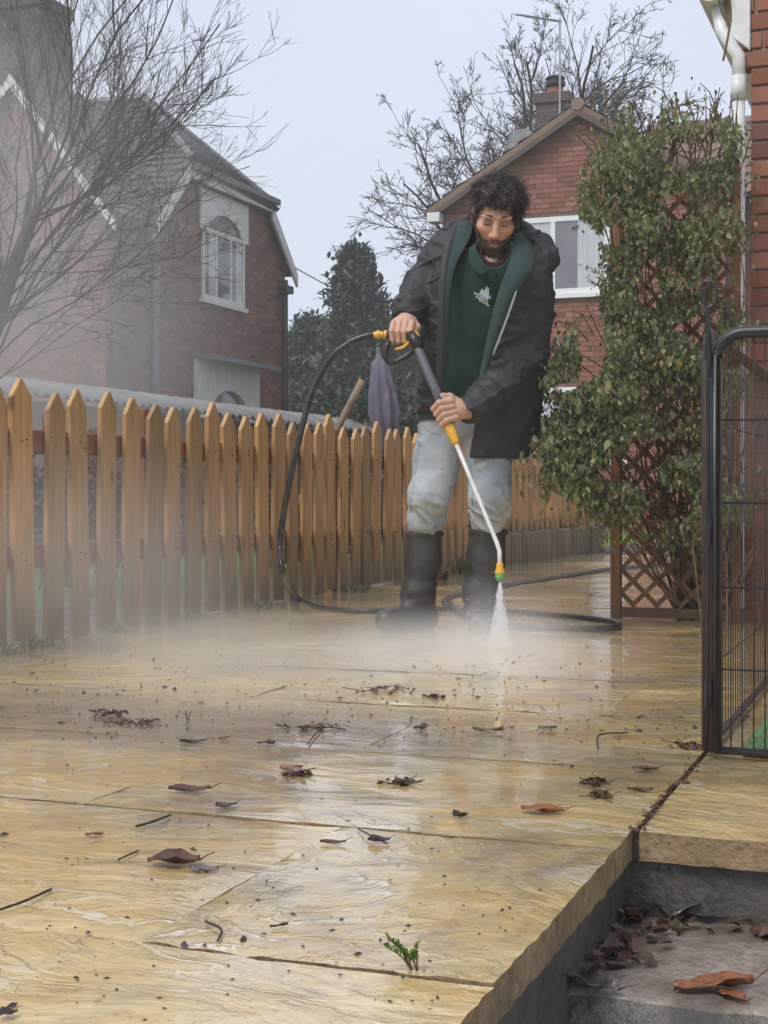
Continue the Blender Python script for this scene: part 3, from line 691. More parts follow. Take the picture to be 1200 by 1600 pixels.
# ------------------------------------------------------------------ garden wall with corrugated sheet capping beyond the fence
gw = empty('garden_wall', (-6.6, 6, 0)); tag(gw, 'low brick garden wall capped with pale corrugated sheets beyond the picket fence', 'wall')
q = MB(); q.box((-6.85, 4.0, -.1), (-6.6, 22, 1.24)); q.build('wall', M['mortar_red'], gw)
brickwork(gw, (-6.6, 0, 0), (0, 1, 0), (1, 0, 0), lambda z: [(4.0, 17.5)], 0, 1.24, M['brick_old'], 300, score=lambda t: -t[2] * 4 + t[0])
M['fibre'] = simple('fibre_cement', (0.20, 0.195, 0.185, 1), .85, .3, 5, .3, .006, coord='Position')
for k in range(7):
    vs = []; fs = []; n = 60; L = 2.44; y0 = 4.0 + k * 2.40; zz = .006 * (k % 2)
    for i in range(n + 1):
        yy = y0 + L * i / n; wv = .022 * math.sin(2 * math.pi * (yy) / .146)
        for (x, z) in ((-6.38, 1.27), (-6.66, 1.37), (-7.1, 1.46)): vs.append((x, yy, z + wv + zz))
        for (x, z) in ((-6.38, 1.262), (-6.66, 1.362), (-7.1, 1.452)): vs.append((x, yy, z + wv + zz - .004))
    for i in range(n):
        a = i * 6; bb = a + 6
        fs += [(a, bb, bb+1, a+1), (a+1, bb+1, bb+2, a+2), (a+3, a+4, bb+4, bb+3), (a+4, a+5, bb+5, bb+4), (a, a+3, bb+3, bb), (a+2, bb+2, bb+5, a+5)]
    me = mesh('corrugated_sheet', [Vector(v) - Vector((-6.6, 6, 0)) for v in vs], fs, True); put('corrugated_sheet', me, M['fibre'], gw)

# ------------------------------------------------------------------ near house corner on the right
WY, WX = 6.15, -0.70
nh = empty('house_corner', (WX, WY, 0)); tag(nh, 'corner of a red brick house with white gutter at the right edge', 'house')
q = MB(); q.box((WX + .004, WY + .004, -.05), (2.2, 9.8, 2.9)); q.build('wall', M['mortar'], nh)
nb = near_brick('brick', M['brick_red']); hb = near_brick('brick', M['brick_red'])
for c in range(0, 39):
    z = .0 + c * .075 + .0375
    lead = WX
    if z > 2.27: lead -= .03 * min(3, 1 + int((z - 2.27) / .075))
    x = lead - (.1125 if c % 2 else 0)
    while x < 2.0:
        s, e = max(x, lead), min(x + .215, 2.0)
        if e - s > .05: put('brick', nb, None, nh, ((s + e) / 2 - WX, .05 - .008 + R.uniform(-.002, .002), z), (0, 0, R.uniform(-.004, .004)), ((e - s) / .215, 1, 1))
        x += .225
for c in range(0, 31):                      # the side towards the path
    z = c * .075 + .0375; yy = WY + .11 + (.1125 if c % 2 else 0)
    for k in range(3):
        put('brick', nb, None, nh, (.05 - .008 + R.uniform(-.002, .002), yy + k * .225 - WY + .11, z), (0, 0, math.pi / 2))
M['gutter_white'] = simple('weathered_white_plastic', (0.70, 0.71, 0.70, 1), .35, .12, 14, .05)
# boxed eaves, gutter and downpipe
zf = 2.42
q = MB(); q.prism([(WX - .085, WY - .02, zf - .03), (WX - .002, WY - .02, zf - .10), (WX - .002, WY - .02, zf + .34), (WX - .085, WY - .02, zf + .26)], (0, 3.6, 0)); q.build('eaves_box', M['gutter_white'], nh, bevel=.004)
q = MB(); prof = []
for i in range(11):
    a = math.pi + math.pi * i / 10; prof.append((WX - .155 + .065 * math.cos(a), zf + .17 + .065 * math.sin(a)))
prof += [(WX - .095, zf + .185), (WX - .215, zf + .185)]
q.prism([(x, WY - .06, z) for x, z in prof], (0, 3.6, 0)); q.build('gutter', M['gutter_white'], nh, bevel=.002)
dx = WX - .048
q = MB(); q.tube([(WX - .14, WY + .03, zf + .12), (WX - .12, WY - .0, zf - .0), (dx, WY - .02, zf - .12), (dx, WY - .02, zf - .25)], .027, 12); q.build('offset_bend', M['gutter_white'], nh, True)
q = MB(); q.tube([(dx, WY - .02, zf - .22), (dx, WY - .02, .05)], .026, 14); q.tube([(dx, WY - .02, zf - .30), (dx, WY - .02, zf - .20)], .031, 14); q.build('downpipe', M['gutter_white'], nh, True)
q = MB(); q.tube([(dx - .17, WY - .025, 1.862), (dx - .05, WY - .025, 1.868), (dx + .01, WY - .02, 1.866)], .006, 6); q.build('bracket', M['black_plastic'], nh)

# ------------------------------------------------------------------ trellis across the gap
TY = 6.08; TX0, TX1 = -1.262, -0.735
tr = empty('trellis', (TX0, TY, 0)); tag(tr, 'brown diamond lattice trellis between a post and the house corner', 'trellis')
q = MB(); q.box((TX0, TY - .02, -.01), (TX0 + .042, TY + .022, 1.86)); q.build('post', M['trellis'], tr, bevel=.003)
q = MB(); q.box((TX1 - .03, TY - .018, .0), (TX1, TY + .02, 1.86)); q.build('post', M['trellis'], tr, bevel=.003)
for z0, z1 in ((.004, .045), (1.81, 1.85)):
    q = MB(); q.box((TX0 + .043, TY - .016, z0), (TX1 - .031, TY + .018, z1)); q.build('rail', M['trellis'], tr, bevel=.002)
w_, h_ = TX1 - TX0 - .07, 1.77
for sgn in (1, -1):
    c = -w_ if sgn > 0 else 0.0
    c = -2.0
    while c < 2.4:
        pts = []
        for t in np.linspace(0, w_, 60):
            z = c + sgn * t
            if .0 <= z <= h_: pts.append((t, z))
        if len(pts) > 4:
            a, b2 = pts[0], pts[-1]
            q = MB(); yo = TY + (-.006 if sgn > 0 else .006)
            q.beam((TX0 + .042 + a[0], yo, .045 + a[1]), (TX0 + .042 + b2[0], yo, .045 + b2[1]), .010, .022, up=(0, 1, 0)) if False else \
                q.prism([(TX0 + .042 + a[0], yo - .005, .045 + a[1] - .012), (TX0 + .042 + b2[0], yo - .005, .045 + b2[1] - .012), (TX0 + .042 + b2[0], yo - .005, .045 + b2[1] + .014), (TX0 + .042 + a[0], yo - .005, .045 + a[1] + .014)], (0, .010, 0))
            q.build('lath', M['trellis'], tr)
        c += .098
# small brick planter seen through the lattice
bp = empty('brick_planter', (-1.0, 6.75, 0)); tag(bp, 'low red brick planter seen through the lattice', 'planter')
q = MB(); q.box((-1.115, 6.756, -.02), (-.705, 7.5, .40)); q.build('core', M['mortar_red'], bp)
for c in range(5):
    x = -1.12 - (.1125 if c % 2 else 0)
    while x < -.72:
        s, e = max(x, -1.12), min(x + .215, -.71)
        if e - s > .04: put('brick', nb, None, bp, ((s + e) / 2 + 1.0, .05, c * .075 + .04), (0, 0, 0), ((e - s) / .215, 1, 1))
        x += .225
    for k in range(3): put('brick', nb, None, bp, (-.12 + .05 - .0, .11 + k * .225 + (.1125 if c % 2 else 0) + .1, c * .075 + .04), (0, 0, math.pi / 2))

# ------------------------------------------------------------------ black metal pet pen
PY0, PX0 = 2.93, -0.408; PH = .845
pen = empty('pet_pen', (PX0, PY0, 0)); tag(pen, 'black metal wire pet pen with rounded frame and looped hinge pin', 'pet pen')
def pm():
    k = Mat('black_pen_metal', .38, .5); v = k.coord((1, 1, 1), 'Position', False)
    k.col(k.ramp(k.noise(v, 30, 5), [(.45, (.016, .016, .019, 1)), (.72, (.03, .028, .03, 1)), (.85, (.10, .05, .03, 1))])); k.bump(k.noise(v, 140, 2), .15, .001); return k.m
M['pen'] = pm()
M['pen_rust'] = simple('rusty_pen_metal', (.040, .022, .020, 1), .55, .6, 30, .2, .002, coord='Position')
def panel(o, d, L, m, front):
    o = Vector(o); d = Vector(d); up = Vector((0, 0, 1)); r = .0125; rc = .055
    def at(s, z): return o + d * s + up * z
    pts = [at(r, .012), at(r, PH - rc)]
    for i in range(1, 8): a = math.pi - math.pi / 2 * i / 8; pts.append(at(r + rc + rc * math.cos(a), PH - r - rc + rc * math.sin(a) + .0))
    pts += [at(r + rc, PH - r)]; pts += [at(L - r - rc, PH - r)]
    for i in range(1, 8): a = math.pi / 2 - math.pi / 2 * i / 8; pts.append(at(L - r - rc + rc * math.cos(a), PH - r - rc + rc * math.sin(a)))
    pts += [at(L - r, PH - rc), at(L - r, .012)]
    q = MB(); q.tube(pts, r, 10); q.build('frame', m, pen, True)
    q = MB(); q.tube([at(r, .016), at(L - r, .016)], .008, 8); q.build('bottom_rail', m, pen, True)
    n = int((L - .03) / (.0215 if front else .042))
    for i in range(1, n):
        s = .02 + i * (L - .04) / n; q = MB(); q.tube([at(s, .02), at(s, PH - r)], .0015 if front else .0012, 5); q.build('wire', m, pen, True)
    for z in (.175, .335, .50, .662):
        q = MB(); nn = Vector((d.y, -d.x, 0)); q.tube([at(.02, z) + nn * .0034, at(L - .02, z) + nn * .0034], .0018, 5); q.build('cross_wire', m, pen, True)
panel((PX0 - .006, PY0, 0), (1, 0, 0), .80, M['pen'], True)
panel((PX0 - .012, PY0 + .01, 0), (0, 1, 0), 1.62, M['pen_rust'], False)
q = MB(); zt = PH - .01; lp = []; hx = PX0 - .006; hy = PY0 - .018
lp.append((hx, hy, .05)); lp.append((hx, hy, PH + .02))
for i in range(0, 13):
    a = math.radians(-60 + 300 * i / 12); lp.append((hx + .0175 * math.sin(a + math.pi) * -1, hy, PH + .062 - .026 * math.cos(a) * 1.0))
lp.append((hx + .002, hy, PH + .022)); lp.append((hx + .003, hy, PH - .1))
q.tube(lp, .0036, 8); q.build('hinge_pin', M['pen'], pen, True)
for z in (.10, .42, .78):
    q = MB(); q.tube([(hx, hy + .004, z), (hx, hy + .004, z + .05)], .007, 8); q.build('hinge_sleeve', M['pen'], pen, True)
def turf_mat():
    return simple('pen_turf', (.11, .21, .085, 1), .8, .35, 60, .4, .004, coord='Position')
M['turf'] = turf_mat()
vs = []; fs = []; nx, ny = 50, 60
for i in range(nx + 1):
    for j in range(ny + 1): vs.append((PX0 + .05 + 1.2 * i / nx, PY0 + .03 + 1.4 * j / ny, .006 + R.uniform(0, .004)))
for i in range(nx):
    for j in range(ny): a = i * (ny + 1) + j; fs.append((a, a + ny + 1, a + ny + 2, a + 1))
tm = MB(); tm.v = [Vector(v) for v in vs]; tm.f = fs
for k in range(9000):
    x = PX0 + .05 + 1.2 * R.random(); y = PY0 + .03 + 1.0 * R.random(); a = R.random() * 6.28; h = R.uniform(.008, .018); dx_, dy_ = math.cos(a) * .0012, math.sin(a) * .0012
    tm.add([(x - dx_, y - dy_, .006), (x + dx_, y + dy_, .006), (x + R.uniform(-.006, .006), y + R.uniform(-.006, .006), .006 + h)], [(0, 1, 2)])
tag(tm.build('turf_mat', M['turf']), 'green artificial turf mat on the floor of the pet pen', 'turf mat')
# ------------------------------------------------------------------ implicit-surface tools (smooth bodies and cloth)
def smin(a, b, k): h = np.clip(.5 + .5 * (b - a) / k, 0, 1); return b * (1 - h) + a * h - k * h * (1 - h)
def smax(a, b, k): return -smin(-a, -b, k)
def ell(p, c, r):
    r = np.array(r); q = p - np.array(c); k0 = np.sqrt(((q / r) ** 2).sum(1)); k1 = np.sqrt(((q / (r * r)) ** 2).sum(1)); return k0 * (k0 - 1) / np.maximum(k1, 1e-6)
def cone(p, a, b, ra, rb):
    a = np.array(a); b = np.array(b); d = b - a; t = np.clip(((p - a) @ d) / (d @ d), 0, 1); return np.linalg.norm(p - a - t[:, None] * d, axis=1) - (ra + (rb - ra) * t)
def chain(p, pts, rs, k=.01):
    d = None
    for i in range(len(pts) - 1):
        e = cone(p, pts[i], pts[i + 1], rs[i], rs[i + 1]); d = e if d is None else smin(d, e, k)
    return d
def loft(p, tab, n=2.0):
    """tab rows: z, centre x, centre y, half-width, half-depth"""
    t = np.array(sorted(tab)); z = p[:, 2]
    cx, cy_, rx, ry = [np.interp(z, t[:, 0], t[:, i]) for i in (1, 2, 3, 4)]
    u = np.abs((p[:, 0] - cx) / rx); v = np.abs((p[:, 1] - cy_) / ry)
    d = ((u ** n + v ** n) ** (1 / n) - 1) * np.minimum(rx, ry)
    return np.maximum(d, np.maximum(z - t[-1, 0], t[0, 0] - z))
def _hash(i, j, k, s):
    h = (i * 374761393 + j * 668265263 + k * 2147483647 + s * 974711) & 0x7fffffff
    h = ((h ^ (h >> 13)) * 1274126177) & 0x7fffffff; return ((h ^ (h >> 16)) & 0xffff) / 65535.0
def vnoise(p, scale, seed=0):
    q = p * np.array(scale) + 100.0; i = np.floor(q).astype(np.int64); f = q - i; f = f * f * (3 - 2 * f); r = 0
    for a in (0, 1):
        for b in (0, 1):
            for c in (0, 1):
                w = (f[:, 0] if a else 1 - f[:, 0]) * (f[:, 1] if b else 1 - f[:, 1]) * (f[:, 2] if c else 1 - f[:, 2])
                r = r + w * _hash(i[:, 0] + a, i[:, 1] + b, i[:, 2] + c, seed)
    return r
def ridge(p, scale, seed=0): n = vnoise(p, scale, seed); return 1 - np.abs(2 * n - 1)
def sdf_mesh(name, f, lo, hi, h):
    lo = np.array(lo, float); B = 8; nb = np.ceil((np.array(hi) - lo) / (h * B)).astype(int); n = nb * B
    g = np.stack(np.meshgrid(*[np.arange(m) for m in nb], indexing='ij'), -1).reshape(-1, 3)
    cen = lo + (g + .5) * B * h; fc = f(cen); act = np.abs(fc) < B * h * 1.6
    D = np.empty(tuple(n), np.float32)
    big = np.where(fc < 0, -1.0, 1.0).reshape(tuple(nb)); D[:] = np.repeat(np.repeat(np.repeat(big, B, 0), B, 1), B, 2)
    loc = np.stack(np.meshgrid(*[np.arange(B)] * 3, indexing='ij'), -1).reshape(-1, 3)
    ga = g[act]
    for s in range(0, len(ga), 400):
        idx = (ga[s:s + 400, None, :] * B + loc[None]).reshape(-1, 3)
        D[idx[:, 0], idx[:, 1], idx[:, 2]] = f(lo + idx * h)
    S = D < 0; C = [S[a:n[0]-1+a, b:n[1]-1+b, c:n[2]-1+c] for a in (0, 1) for b in (0, 1) for c in (0, 1)]
    cnt = sum(c.astype(np.uint8) for c in C); cells = np.argwhere((cnt > 0) & (cnt < 8))
    ids = np.full(tuple(n - 1), -1, np.int32); ids[cells[:, 0], cells[:, 1], cells[:, 2]] = np.arange(len(cells))
    acc = np.zeros((len(cells), 3)); num = np.zeros(len(cells))
    cs = [(a, b, c) for a in (0, 1) for b in (0, 1) for c in (0, 1)]
    for i in range(8):
        for ax in range(3):
            if cs[i][ax]: continue
            o2 = list(cs[i]); o2[ax] = 1
            p0 = cells + np.array(cs[i]); p1 = cells + np.array(o2)
            d0 = D[p0[:, 0], p0[:, 1], p0[:, 2]].astype(float); d1 = D[p1[:, 0], p1[:, 1], p1[:, 2]].astype(float)
            m = (d0 < 0) != (d1 < 0); t = np.where(m, d0 / np.where(m, d0 - d1, 1), 0)
            pt = p0 + t[:, None] * (p1 - p0); acc[m] += pt[m]; num[m] += 1
    v = lo + acc / np.maximum(num, 1)[:, None] * h
    F = []
    for ax in range(3):
        b, c = [(1, 2), (2, 0), (0, 1)][ax]; sl0 = [slice(None)] * 3; sl1 = [slice(None)] * 3
        sl0[ax] = slice(0, n[ax] - 1); sl1[ax] = slice(1, n[ax])
        e = np.argwhere(S[tuple(sl0)] != S[tuple(sl1)]); e = e[(e[:, b] > 0) & (e[:, c] > 0) & (e[:, b] < n[b] - 1) & (e[:, c] < n[c] - 1)]
        eb = np.zeros(3, int); eb[b] = 1; ec = np.zeros(3, int); ec[c] = 1
        gi = lambda q: ids[q[:, 0], q[:, 1], q[:, 2]]
        q = np.stack([gi(e - eb - ec), gi(e - ec), gi(e), gi(e - eb)], 1); fl = S[e[:, 0], e[:, 1], e[:, 2]]
        q[~fl] = q[~fl][:, ::-1]; F.append(q)
    F = np.concatenate(F); F = F[(F >= 0).all(1)]
    return v, F

# ------------------------------------------------------------------ the man with the pressure washer
MZ = 5.56; M0 = P(690, 985, MZ); M0.z = 0
def ML(px, py, y=0.0):
    Z = MZ + y; return ((px - 600) / FPX * Z - 90 / FPX * MZ, y, HC + (HZ - py) / FPX * Z)
def mx(px, y=0.0): return ML(px, 700, y)[0]
def mz(py, y=0.0): return ML(700, py, y)[2]

# -- skin
fr = Vector((-.06, -math.cos(math.radians(30)), -math.sin(math.radians(30)))).normalized()
zu = Vector((.09, 0, 1)); zu = (zu - fr * zu.dot(fr)).normalized(); xr_ = -fr.cross(zu) if fr.cross(zu).x < 0 else fr.cross(zu)
eye0 = Vector(ML(775, 350, -.24)); HO = eye0 - fr * .092
HM = np.array([xr_, fr, zu])                     # rows: head axes in the man's frame
HS = 1.01
def hl(p): return (p - np.array(HO)) @ HM.T / HS     # man's frame -> head frame
def hw_(q): return np.array(q) * HS @ HM + np.array(HO)
def skin_head(p):
    q = hl(p); a = q.copy(); a[:, 0] = np.abs(a[:, 0])
    d = ell(q, (0, -.022, .038), (.077, .098, .090))
    d = smin(d, ell(q, (0, .012, -.035), (.064, .074, .080)), .03)
    d = smin(d, ell(q, (0, .040, -.088), (.042, .042, .036)), .03)          # jaw and chin
    d = smin(d, ell(a, (.043, .055, -.030), (.024, .022, .020)), .025)       # cheekbone
    d = smin(d, ell(a, (.026, .079, .022), (.030, .014, .010)), .014)        # brow
    d = smax(d, -ell(a, (.032, .100, -.001), (.021, .023, .014)), .010)      # socket
    d = smin(d, ell(a, (.0315, .0690, -.003), (.0160, .0150, .0125)), .003)  # lid over the eye
    d = smax(d, -ell(a, (.0315, .0850, -.0105), (.014, .007, .0022)), .002)  # lash line, looking down
    d = smax(d, -ell(a, (.0315, .0880, .0075), (.016, .006, .0014)), .004)   # lid crease
    d = smin(d, cone(q, (0, .082, .006), (0, .108, -.040), .0085, .0125), .012)
    d = smin(d, ell(a, (.0125, .094, -.046), (.0095, .012, .0085)), .007)
    d = smax(d, -ell(a, (.0075, .104, -.054), (.004, .006, .003)), .003)
    d = smin(d, ell(q, (0, .080, -.0745), (.024, .010, .006)), .006); d = smin(d, ell(q, (0, .077, -.086), (.021, .010, .007)), .006)
    d = smax(d, -ell(q, (0, .091, -.080), (.024, .006, .0014)), .003)
    ear = smax(ell(a, (.078, -.012, -.012), (.013, .026, .036)), -ell(a, (.092, -.004, -.010), (.008, .014, .022)), .006)
    d = smin(d, ear, .008)
    nb_ = ML(772, 412, -.10)
    d = smin(d, cone(p, hw_((0, -.03, -.055)), nb_, .062, .068), .03)
    return d
rh_k = [(613 + 9.6 * k) for k in range(4)]
def skin_rh(p):
    d = ell(p, ML(630, 506, -.200), (.046, .030, .028))
    d = smin(d, cone(p, ML(633, 505, -.19), ML(640, 486, -.12), .032, .033), .02)
    for k, x in enumerate(rh_k):
        c = chain(p, [ML(x + 2, 503 + abs(k - 1.5), -.222), ML(x - 1, 517 + 1.5 * (k in (1, 2)), -.247), ML(x, 531 + 2 * (k in (1, 2)), -.240), ML(x + 1, 537 + 2 * (k in (1, 2)), -.214)], [.0112, .0106, .0096, .0086], .003)
        d = smin(d, c, .003)
    return smin(d, chain(p, [ML(645, 500, -.18), ML(652, 511, -.20), ML(646, 519, -.225)], [.014, .012, .0095]), .01)
def skin_lh(p):
    d = ell(p, ML(712, 641, -.335), (.036, .026, .037))
    d = smin(d, cone(p, ML(716, 642, -.32), ML(744, 640, -.27), .030, .033), .02)
    for k in range(4):
        c = chain(p, [ML(705 + 2.5 * k, 627 + 8.4 * k, -.362), ML(686 + 4 * k, 629 + 9.2 * k, -.385), ML(677 + 4.4 * k, 639 + 8.4 * k, -.362), ML(683 + 4.4 * k, 645 + 7.5 * k, -.335)], [.0114, .0107, .0098, .0086], .003)
        d = smin(d, c, .003)
    return smin(d, chain(p, [ML(716, 628, -.32), ML(703, 620, -.345), ML(692, 618, -.365)], [.015, .0125, .010]), .012)
V = []; Fs = []; nv = 0
def grab(f, c, r, h):
    global nv
    v, fc = sdf_mesh('x', f, np.array(c) - np.array(r), np.array(c) + np.array(r), h); V.append(v); Fs.append(fc + nv); nv += len(v); return len(v)
n_head = grab(skin_head, np.array(HO) + np.array([0, .02, -.03]), (.14, .20, .22), .0027)
grab(skin_rh, ML(632, 508, -.19), (.085, .11, .075), .0027)
grab(skin_lh, ML(712, 640, -.32), (.105, .09, .075), .0027)
def under(p):                                    # trunk, arms and legs under the clothes, joined to neck and hands
    d = chain(p, [ML(724, 660, .02), ML(742, 520, -.05), ML(757, 445, -.10), ML(770, 408, -.11)], [.09, .080, .070, .05], .05)
    d = smin(d, chain(p, [ML(752, 425, -.1), ML(705, 398, -.05), ML(660, 452, -.06), ML(638, 490, -.13)], [.06, .045, .038, .032], .02), .04)
    d = smin(d, chain(p, [ML(765, 425, -.1), ML(815, 415, -.05), ML(828, 540, -.06), ML(742, 640, -.27)], [.06, .045, .038, .032], .02), .04)
    d = smin(d, chain(p, [ML(708, 680, .01), ML(671, 775, -.04), ML(662, 850, 0), ML(655, 945, .0)], [.075, .052, .045, .036], .03), .04)
    return smin(d, chain(p, [ML(745, 680, .01), ML(765, 775, -.06), ML(760, 850, -.01), ML(750, 945, -.0)], [.075, .052, .045, .036], .03), .04)
grab(under, (.1, -.08, .8), (.36, .32, .76), .012)
V = np.concatenate(V); Fs = np.concatenate(Fs)
bme = mesh_np('person', V, Fs)
ql = hl(V); qa = ql.copy(); qa[:, 0] = np.abs(qa[:, 0])
colr = np.tile(np.array([.56, .345, .255]), (len(V), 1))
def wgt(c, r): return np.clip(1 - (((qa - np.array(c)) / np.array(r)) ** 2).sum(1), 0, 1)[:, None]
for c, r, t, s in (((.045, .07, -.032), (.035, .05, .03), (.60, .27, .19), .8), ((0, .11, -.035), (.022, .035, .03), (.62, .29, .21), .9),
                   ((.0315, .082, -.002), (.024, .03, .016), (.33, .165, .12), .95), ((0, .085, .05), (.06, .05, .03), (.58, .35, .25), .5),  # first spot: shade under the brow painted into lids and sockets
                   ((0, .086, -.080), (.028, .02, .012), (.42, .20, .16), 1.0), ((.08, -.01, -.01), (.03, .04, .05), (.58, .28, .21), .7)):
    wg = wgt(c, r) * s; colr = colr * (1 - wg) + np.array(t) * wg
head = np.zeros(len(V), bool); head[:n_head] = True
bz = ql[:, 2]; by = ql[:, 1]; bx_ = qa[:, 0]
beard_line = -.058 - .9 * np.clip(bx_ - .02, 0, 1) * 0 + np.where(bx_ > .045, (bx_ - .045) * 1.9, 0)
bw = np.clip((beard_line - bz) / .010, 0, 1) * np.clip((by - .0) / .01, 0, 1) * (1 - np.clip(wgt((0, .09, -.081), (.024, .02, .010))[:, 0] * 2, 0, 1)) * np.clip((bz + .145) / .02, 0, 1) * head
colr = colr * (1 - .82 * bw[:, None]) + np.array([.13, .08, .055]) * .82 * bw[:, None]
lash = np.clip(1 - (((qa - np.array((.0315, .084, -.0105))) / np.array((.017, .02, .0050))) ** 2).sum(1), 0, 1)[:, None] * head[:, None]
colr = colr * (1 - .9 * lash) + np.array([.03, .018, .014]) * .9 * lash
hd = V[~head]; 
at_ = bme.color_attributes.new('tone', 'FLOAT_COLOR', 'POINT'); at_.data.foreach_set('color', np.concatenate([colr, np.ones((len(V), 1))], 1).astype(np.float32).ravel())
k = Mat('skin', .6, .35); ca = k.n('VertexColor'); ca.layer_name = 'tone'; v = k.coord()
c = k.mix(k.ramp(k.noise(v, 60, 4), [(.4, 0.0), (.7, .28)]), ca.outputs[0], (.45, .20, .14, 1)); k.col(c)
k.b.inputs['Subsurface Weight'].default_value = .12; k.b.inputs['Subsurface Radius'].default_value = (.01, .004, .002); k.b.inputs['Subsurface Scale'].default_value = .5
b1 = k.bump(k.noise(v, 220, 3), .25, .0015); k.bump(k.noise(v, 40, 3), .15, .003, b1); M['skin'] = k.m
man = put('person', bme, M['skin'], None, M0, (0, 0, TH))
tag(man, 'man in open black jacket, green polo, jeans and wellingtons bending to pressure-wash the patio', 'person')
def wear(name, v, f, m, smooth=True): return put(name, mesh_np(name, v, f, smooth), M[m] if isinstance(m, str) else m, man)

# -- cloth materials
def cloth(name, c0, c1, rough, weave=600, big=6, sheen=0.0, fold=.3):
    k = Mat(name, rough, .35); v = k.coord(); f = k.noise(v, big, 5, .6)
    k.col(k.ramp(f, [(.3, c0), (.7, c1)])); b1 = k.bump(k.noise(v, 28, 4, .6, .6), fold, .006); k.bump(k.noise(v, weave, 2), .25, .0012, b1)
    if sheen: k.b.inputs['Sheen Weight'].default_value = sheen
    return k
M['jacket'] = cloth('black_waterproof', (.022, .0225, .025, 1), (.038, .038, .042, 1), .6, 500, 7, .06, .15).m
M['lining'] = cloth('teal_fleece', (.020, .042, .043, 1), (.034, .062, .062, 1), .9, 300, 12, .15).m
M['polo'] = cloth('green_polo', (.010, .036, .024, 1), (.017, .050, .034, 1), .85, 700, 10, .1).m
M['maroon'] = cloth('maroon_vest', (.035, .010, .014, 1), (.055, .016, .022, 1), .9, 500, 12).m
k = Mat('washed_denim', .85, .25); v = k.coord(); f = k.noise(v, 7, 5, .6)
c = k.ramp(f, [(.28, (.25, .285, .32, 1)), (.5, (.34, .375, .41, 1)), (.72, (.42, .45, .475, 1))])
c = k.mix(k.ramp(k.noise(v, 26, 4, .6), [(.58, 0.0), (.75, .4)]), c, (.10, .10, .09, 1)); k.col(c)
b1 = k.bump(k.noise(k.coord((1.6, 1.6, .6)), 22, 5, .6, .8), .16, .005); k.bump(k.noise(v, 600, 2), .3, .0012, b1); M['denim'] = k.m
k = Mat('wet_rubber', .32, .5); v = k.coord(); sp = k.n('SeparateXYZ'); k.l(k.n('TexCoord').outputs['Object'], sp.inputs[0])
dirt = k.noise(v, 16, 6, .7); c = k.ramp(dirt, [(.4, (.024, .024, .025, 1)), (.62, (.042, .041, .038, 1)), (.78, (.13, .105, .075, 1))])
c = k.mix(k.ramp(k.noise(v, 160, 2), [(.66, 0.0), (.72, .7)]), c, (.20, .17, .13, 1)); k.col(c); k.rough(k.ramp(dirt, [(.4, .42), (.7, .7)])); k.bump(k.noise(v, 22, 3), .15, .003); M['rubber'] = k.m

# -- jeans
legR = [ML(700, 668, .02), ML(684, 715, .0), ML(671, 775, -.05), ML(664, 813, -.01), ML(663, 838, .01)]
legL = [ML(752, 668, .02), ML(761, 715, -.01), ML(766, 775, -.07), ML(763, 811, -.02), ML(762, 836, .0)]
def jeans(p):
    a = chain(p, legR, [.098, .086, .070, .062, .046], .03); b = chain(p, legL, [.098, .086, .070, .063, .046], .03)
    d = smin(a, b, .012); d = smin(d, ell(p, ML(724, 655, .03), (.165, .125, .10)), .04)
    z = p[:, 2]; kn = np.exp(-((z - mz(800)) / .075) ** 2)
    wob = vnoise(p, (9, 9, 9), 3); side = np.sin(z * 150 + wob * 9 + p[:, 0] * 26)
    d = d - .0012 * kn * side * (.4 + 1.2 * vnoise(p, (11, 11, 11), 13)) - .0095 * (.5 + np.exp(-((z - mz(805)) / .07) ** 2)) * np.exp(-((vnoise(p + np.stack([0 * z, 0 * z, p[:, 0] * .5], 1), (7, 7, 19), 5) - .5) / .06) ** 2)
    w2 = p + np.stack([p[:, 2] * .55, 0 * z, -p[:, 0] * .55], 1)
    d = d - .008 * (ridge(w2, (6, 6, 14), 8) ** 1.5 - .4) * np.clip((z - .42) * 5, .25, 1)
    d = d - .004 * (ridge(p, (22, 22, 30), 9) - .5)
    seam = np.abs(p[:, 0] - np.interp(z, [mz(850), mz(668)], [mx(676), mx(690)]))
    return smax(d, z - mz(628), .004)
v, f = sdf_mesh('jeans', jeans, (-.24, -.24, .30), (.36, .24, .95), .0055); jo = wear('jeans', v, f, 'denim')
k = Mat('denim_seam', .85); k.col((.23, .255, .28, 1)); M['seam'] = k.m
for path in ([(657, 668), (655, 700), (649, 740), (643, 780), (641, 800)], [(717, 700), (712, 730), (703, 770), (697, 800)], [(797, 722), (797, 750), (795, 790), (793, 800)], [(736, 724), (738, 760), (738, 800)], [(660, 664), (672, 676), (690, 680)]):
    dense = [(path[i][0] + (path[i+1][0] - path[i][0]) * t, path[i][1] + (path[i+1][1] - path[i][1]) * t) for i in range(len(path) - 1) for t in (0, .25, .5, .75)] + [path[-1]]
    def fr_(px, py):
        ys = np.linspace(-.3, .2, 300); pts = np.array([ML(px, py, y) for y in ys]); d = jeans(pts); i = np.argmax(d < 0); return Vector(ML(px, py, ys[i] - .001)) if d[i] < 0 else None
    pp = [p for p in (fr_(*a) for a in dense) if p is not None]
    if len(pp) > 2: q = MB(); q.tube(pp, .0016, 4, False); put('seam', mesh('seam', q.v, q.f, True), M['seam'], jo)
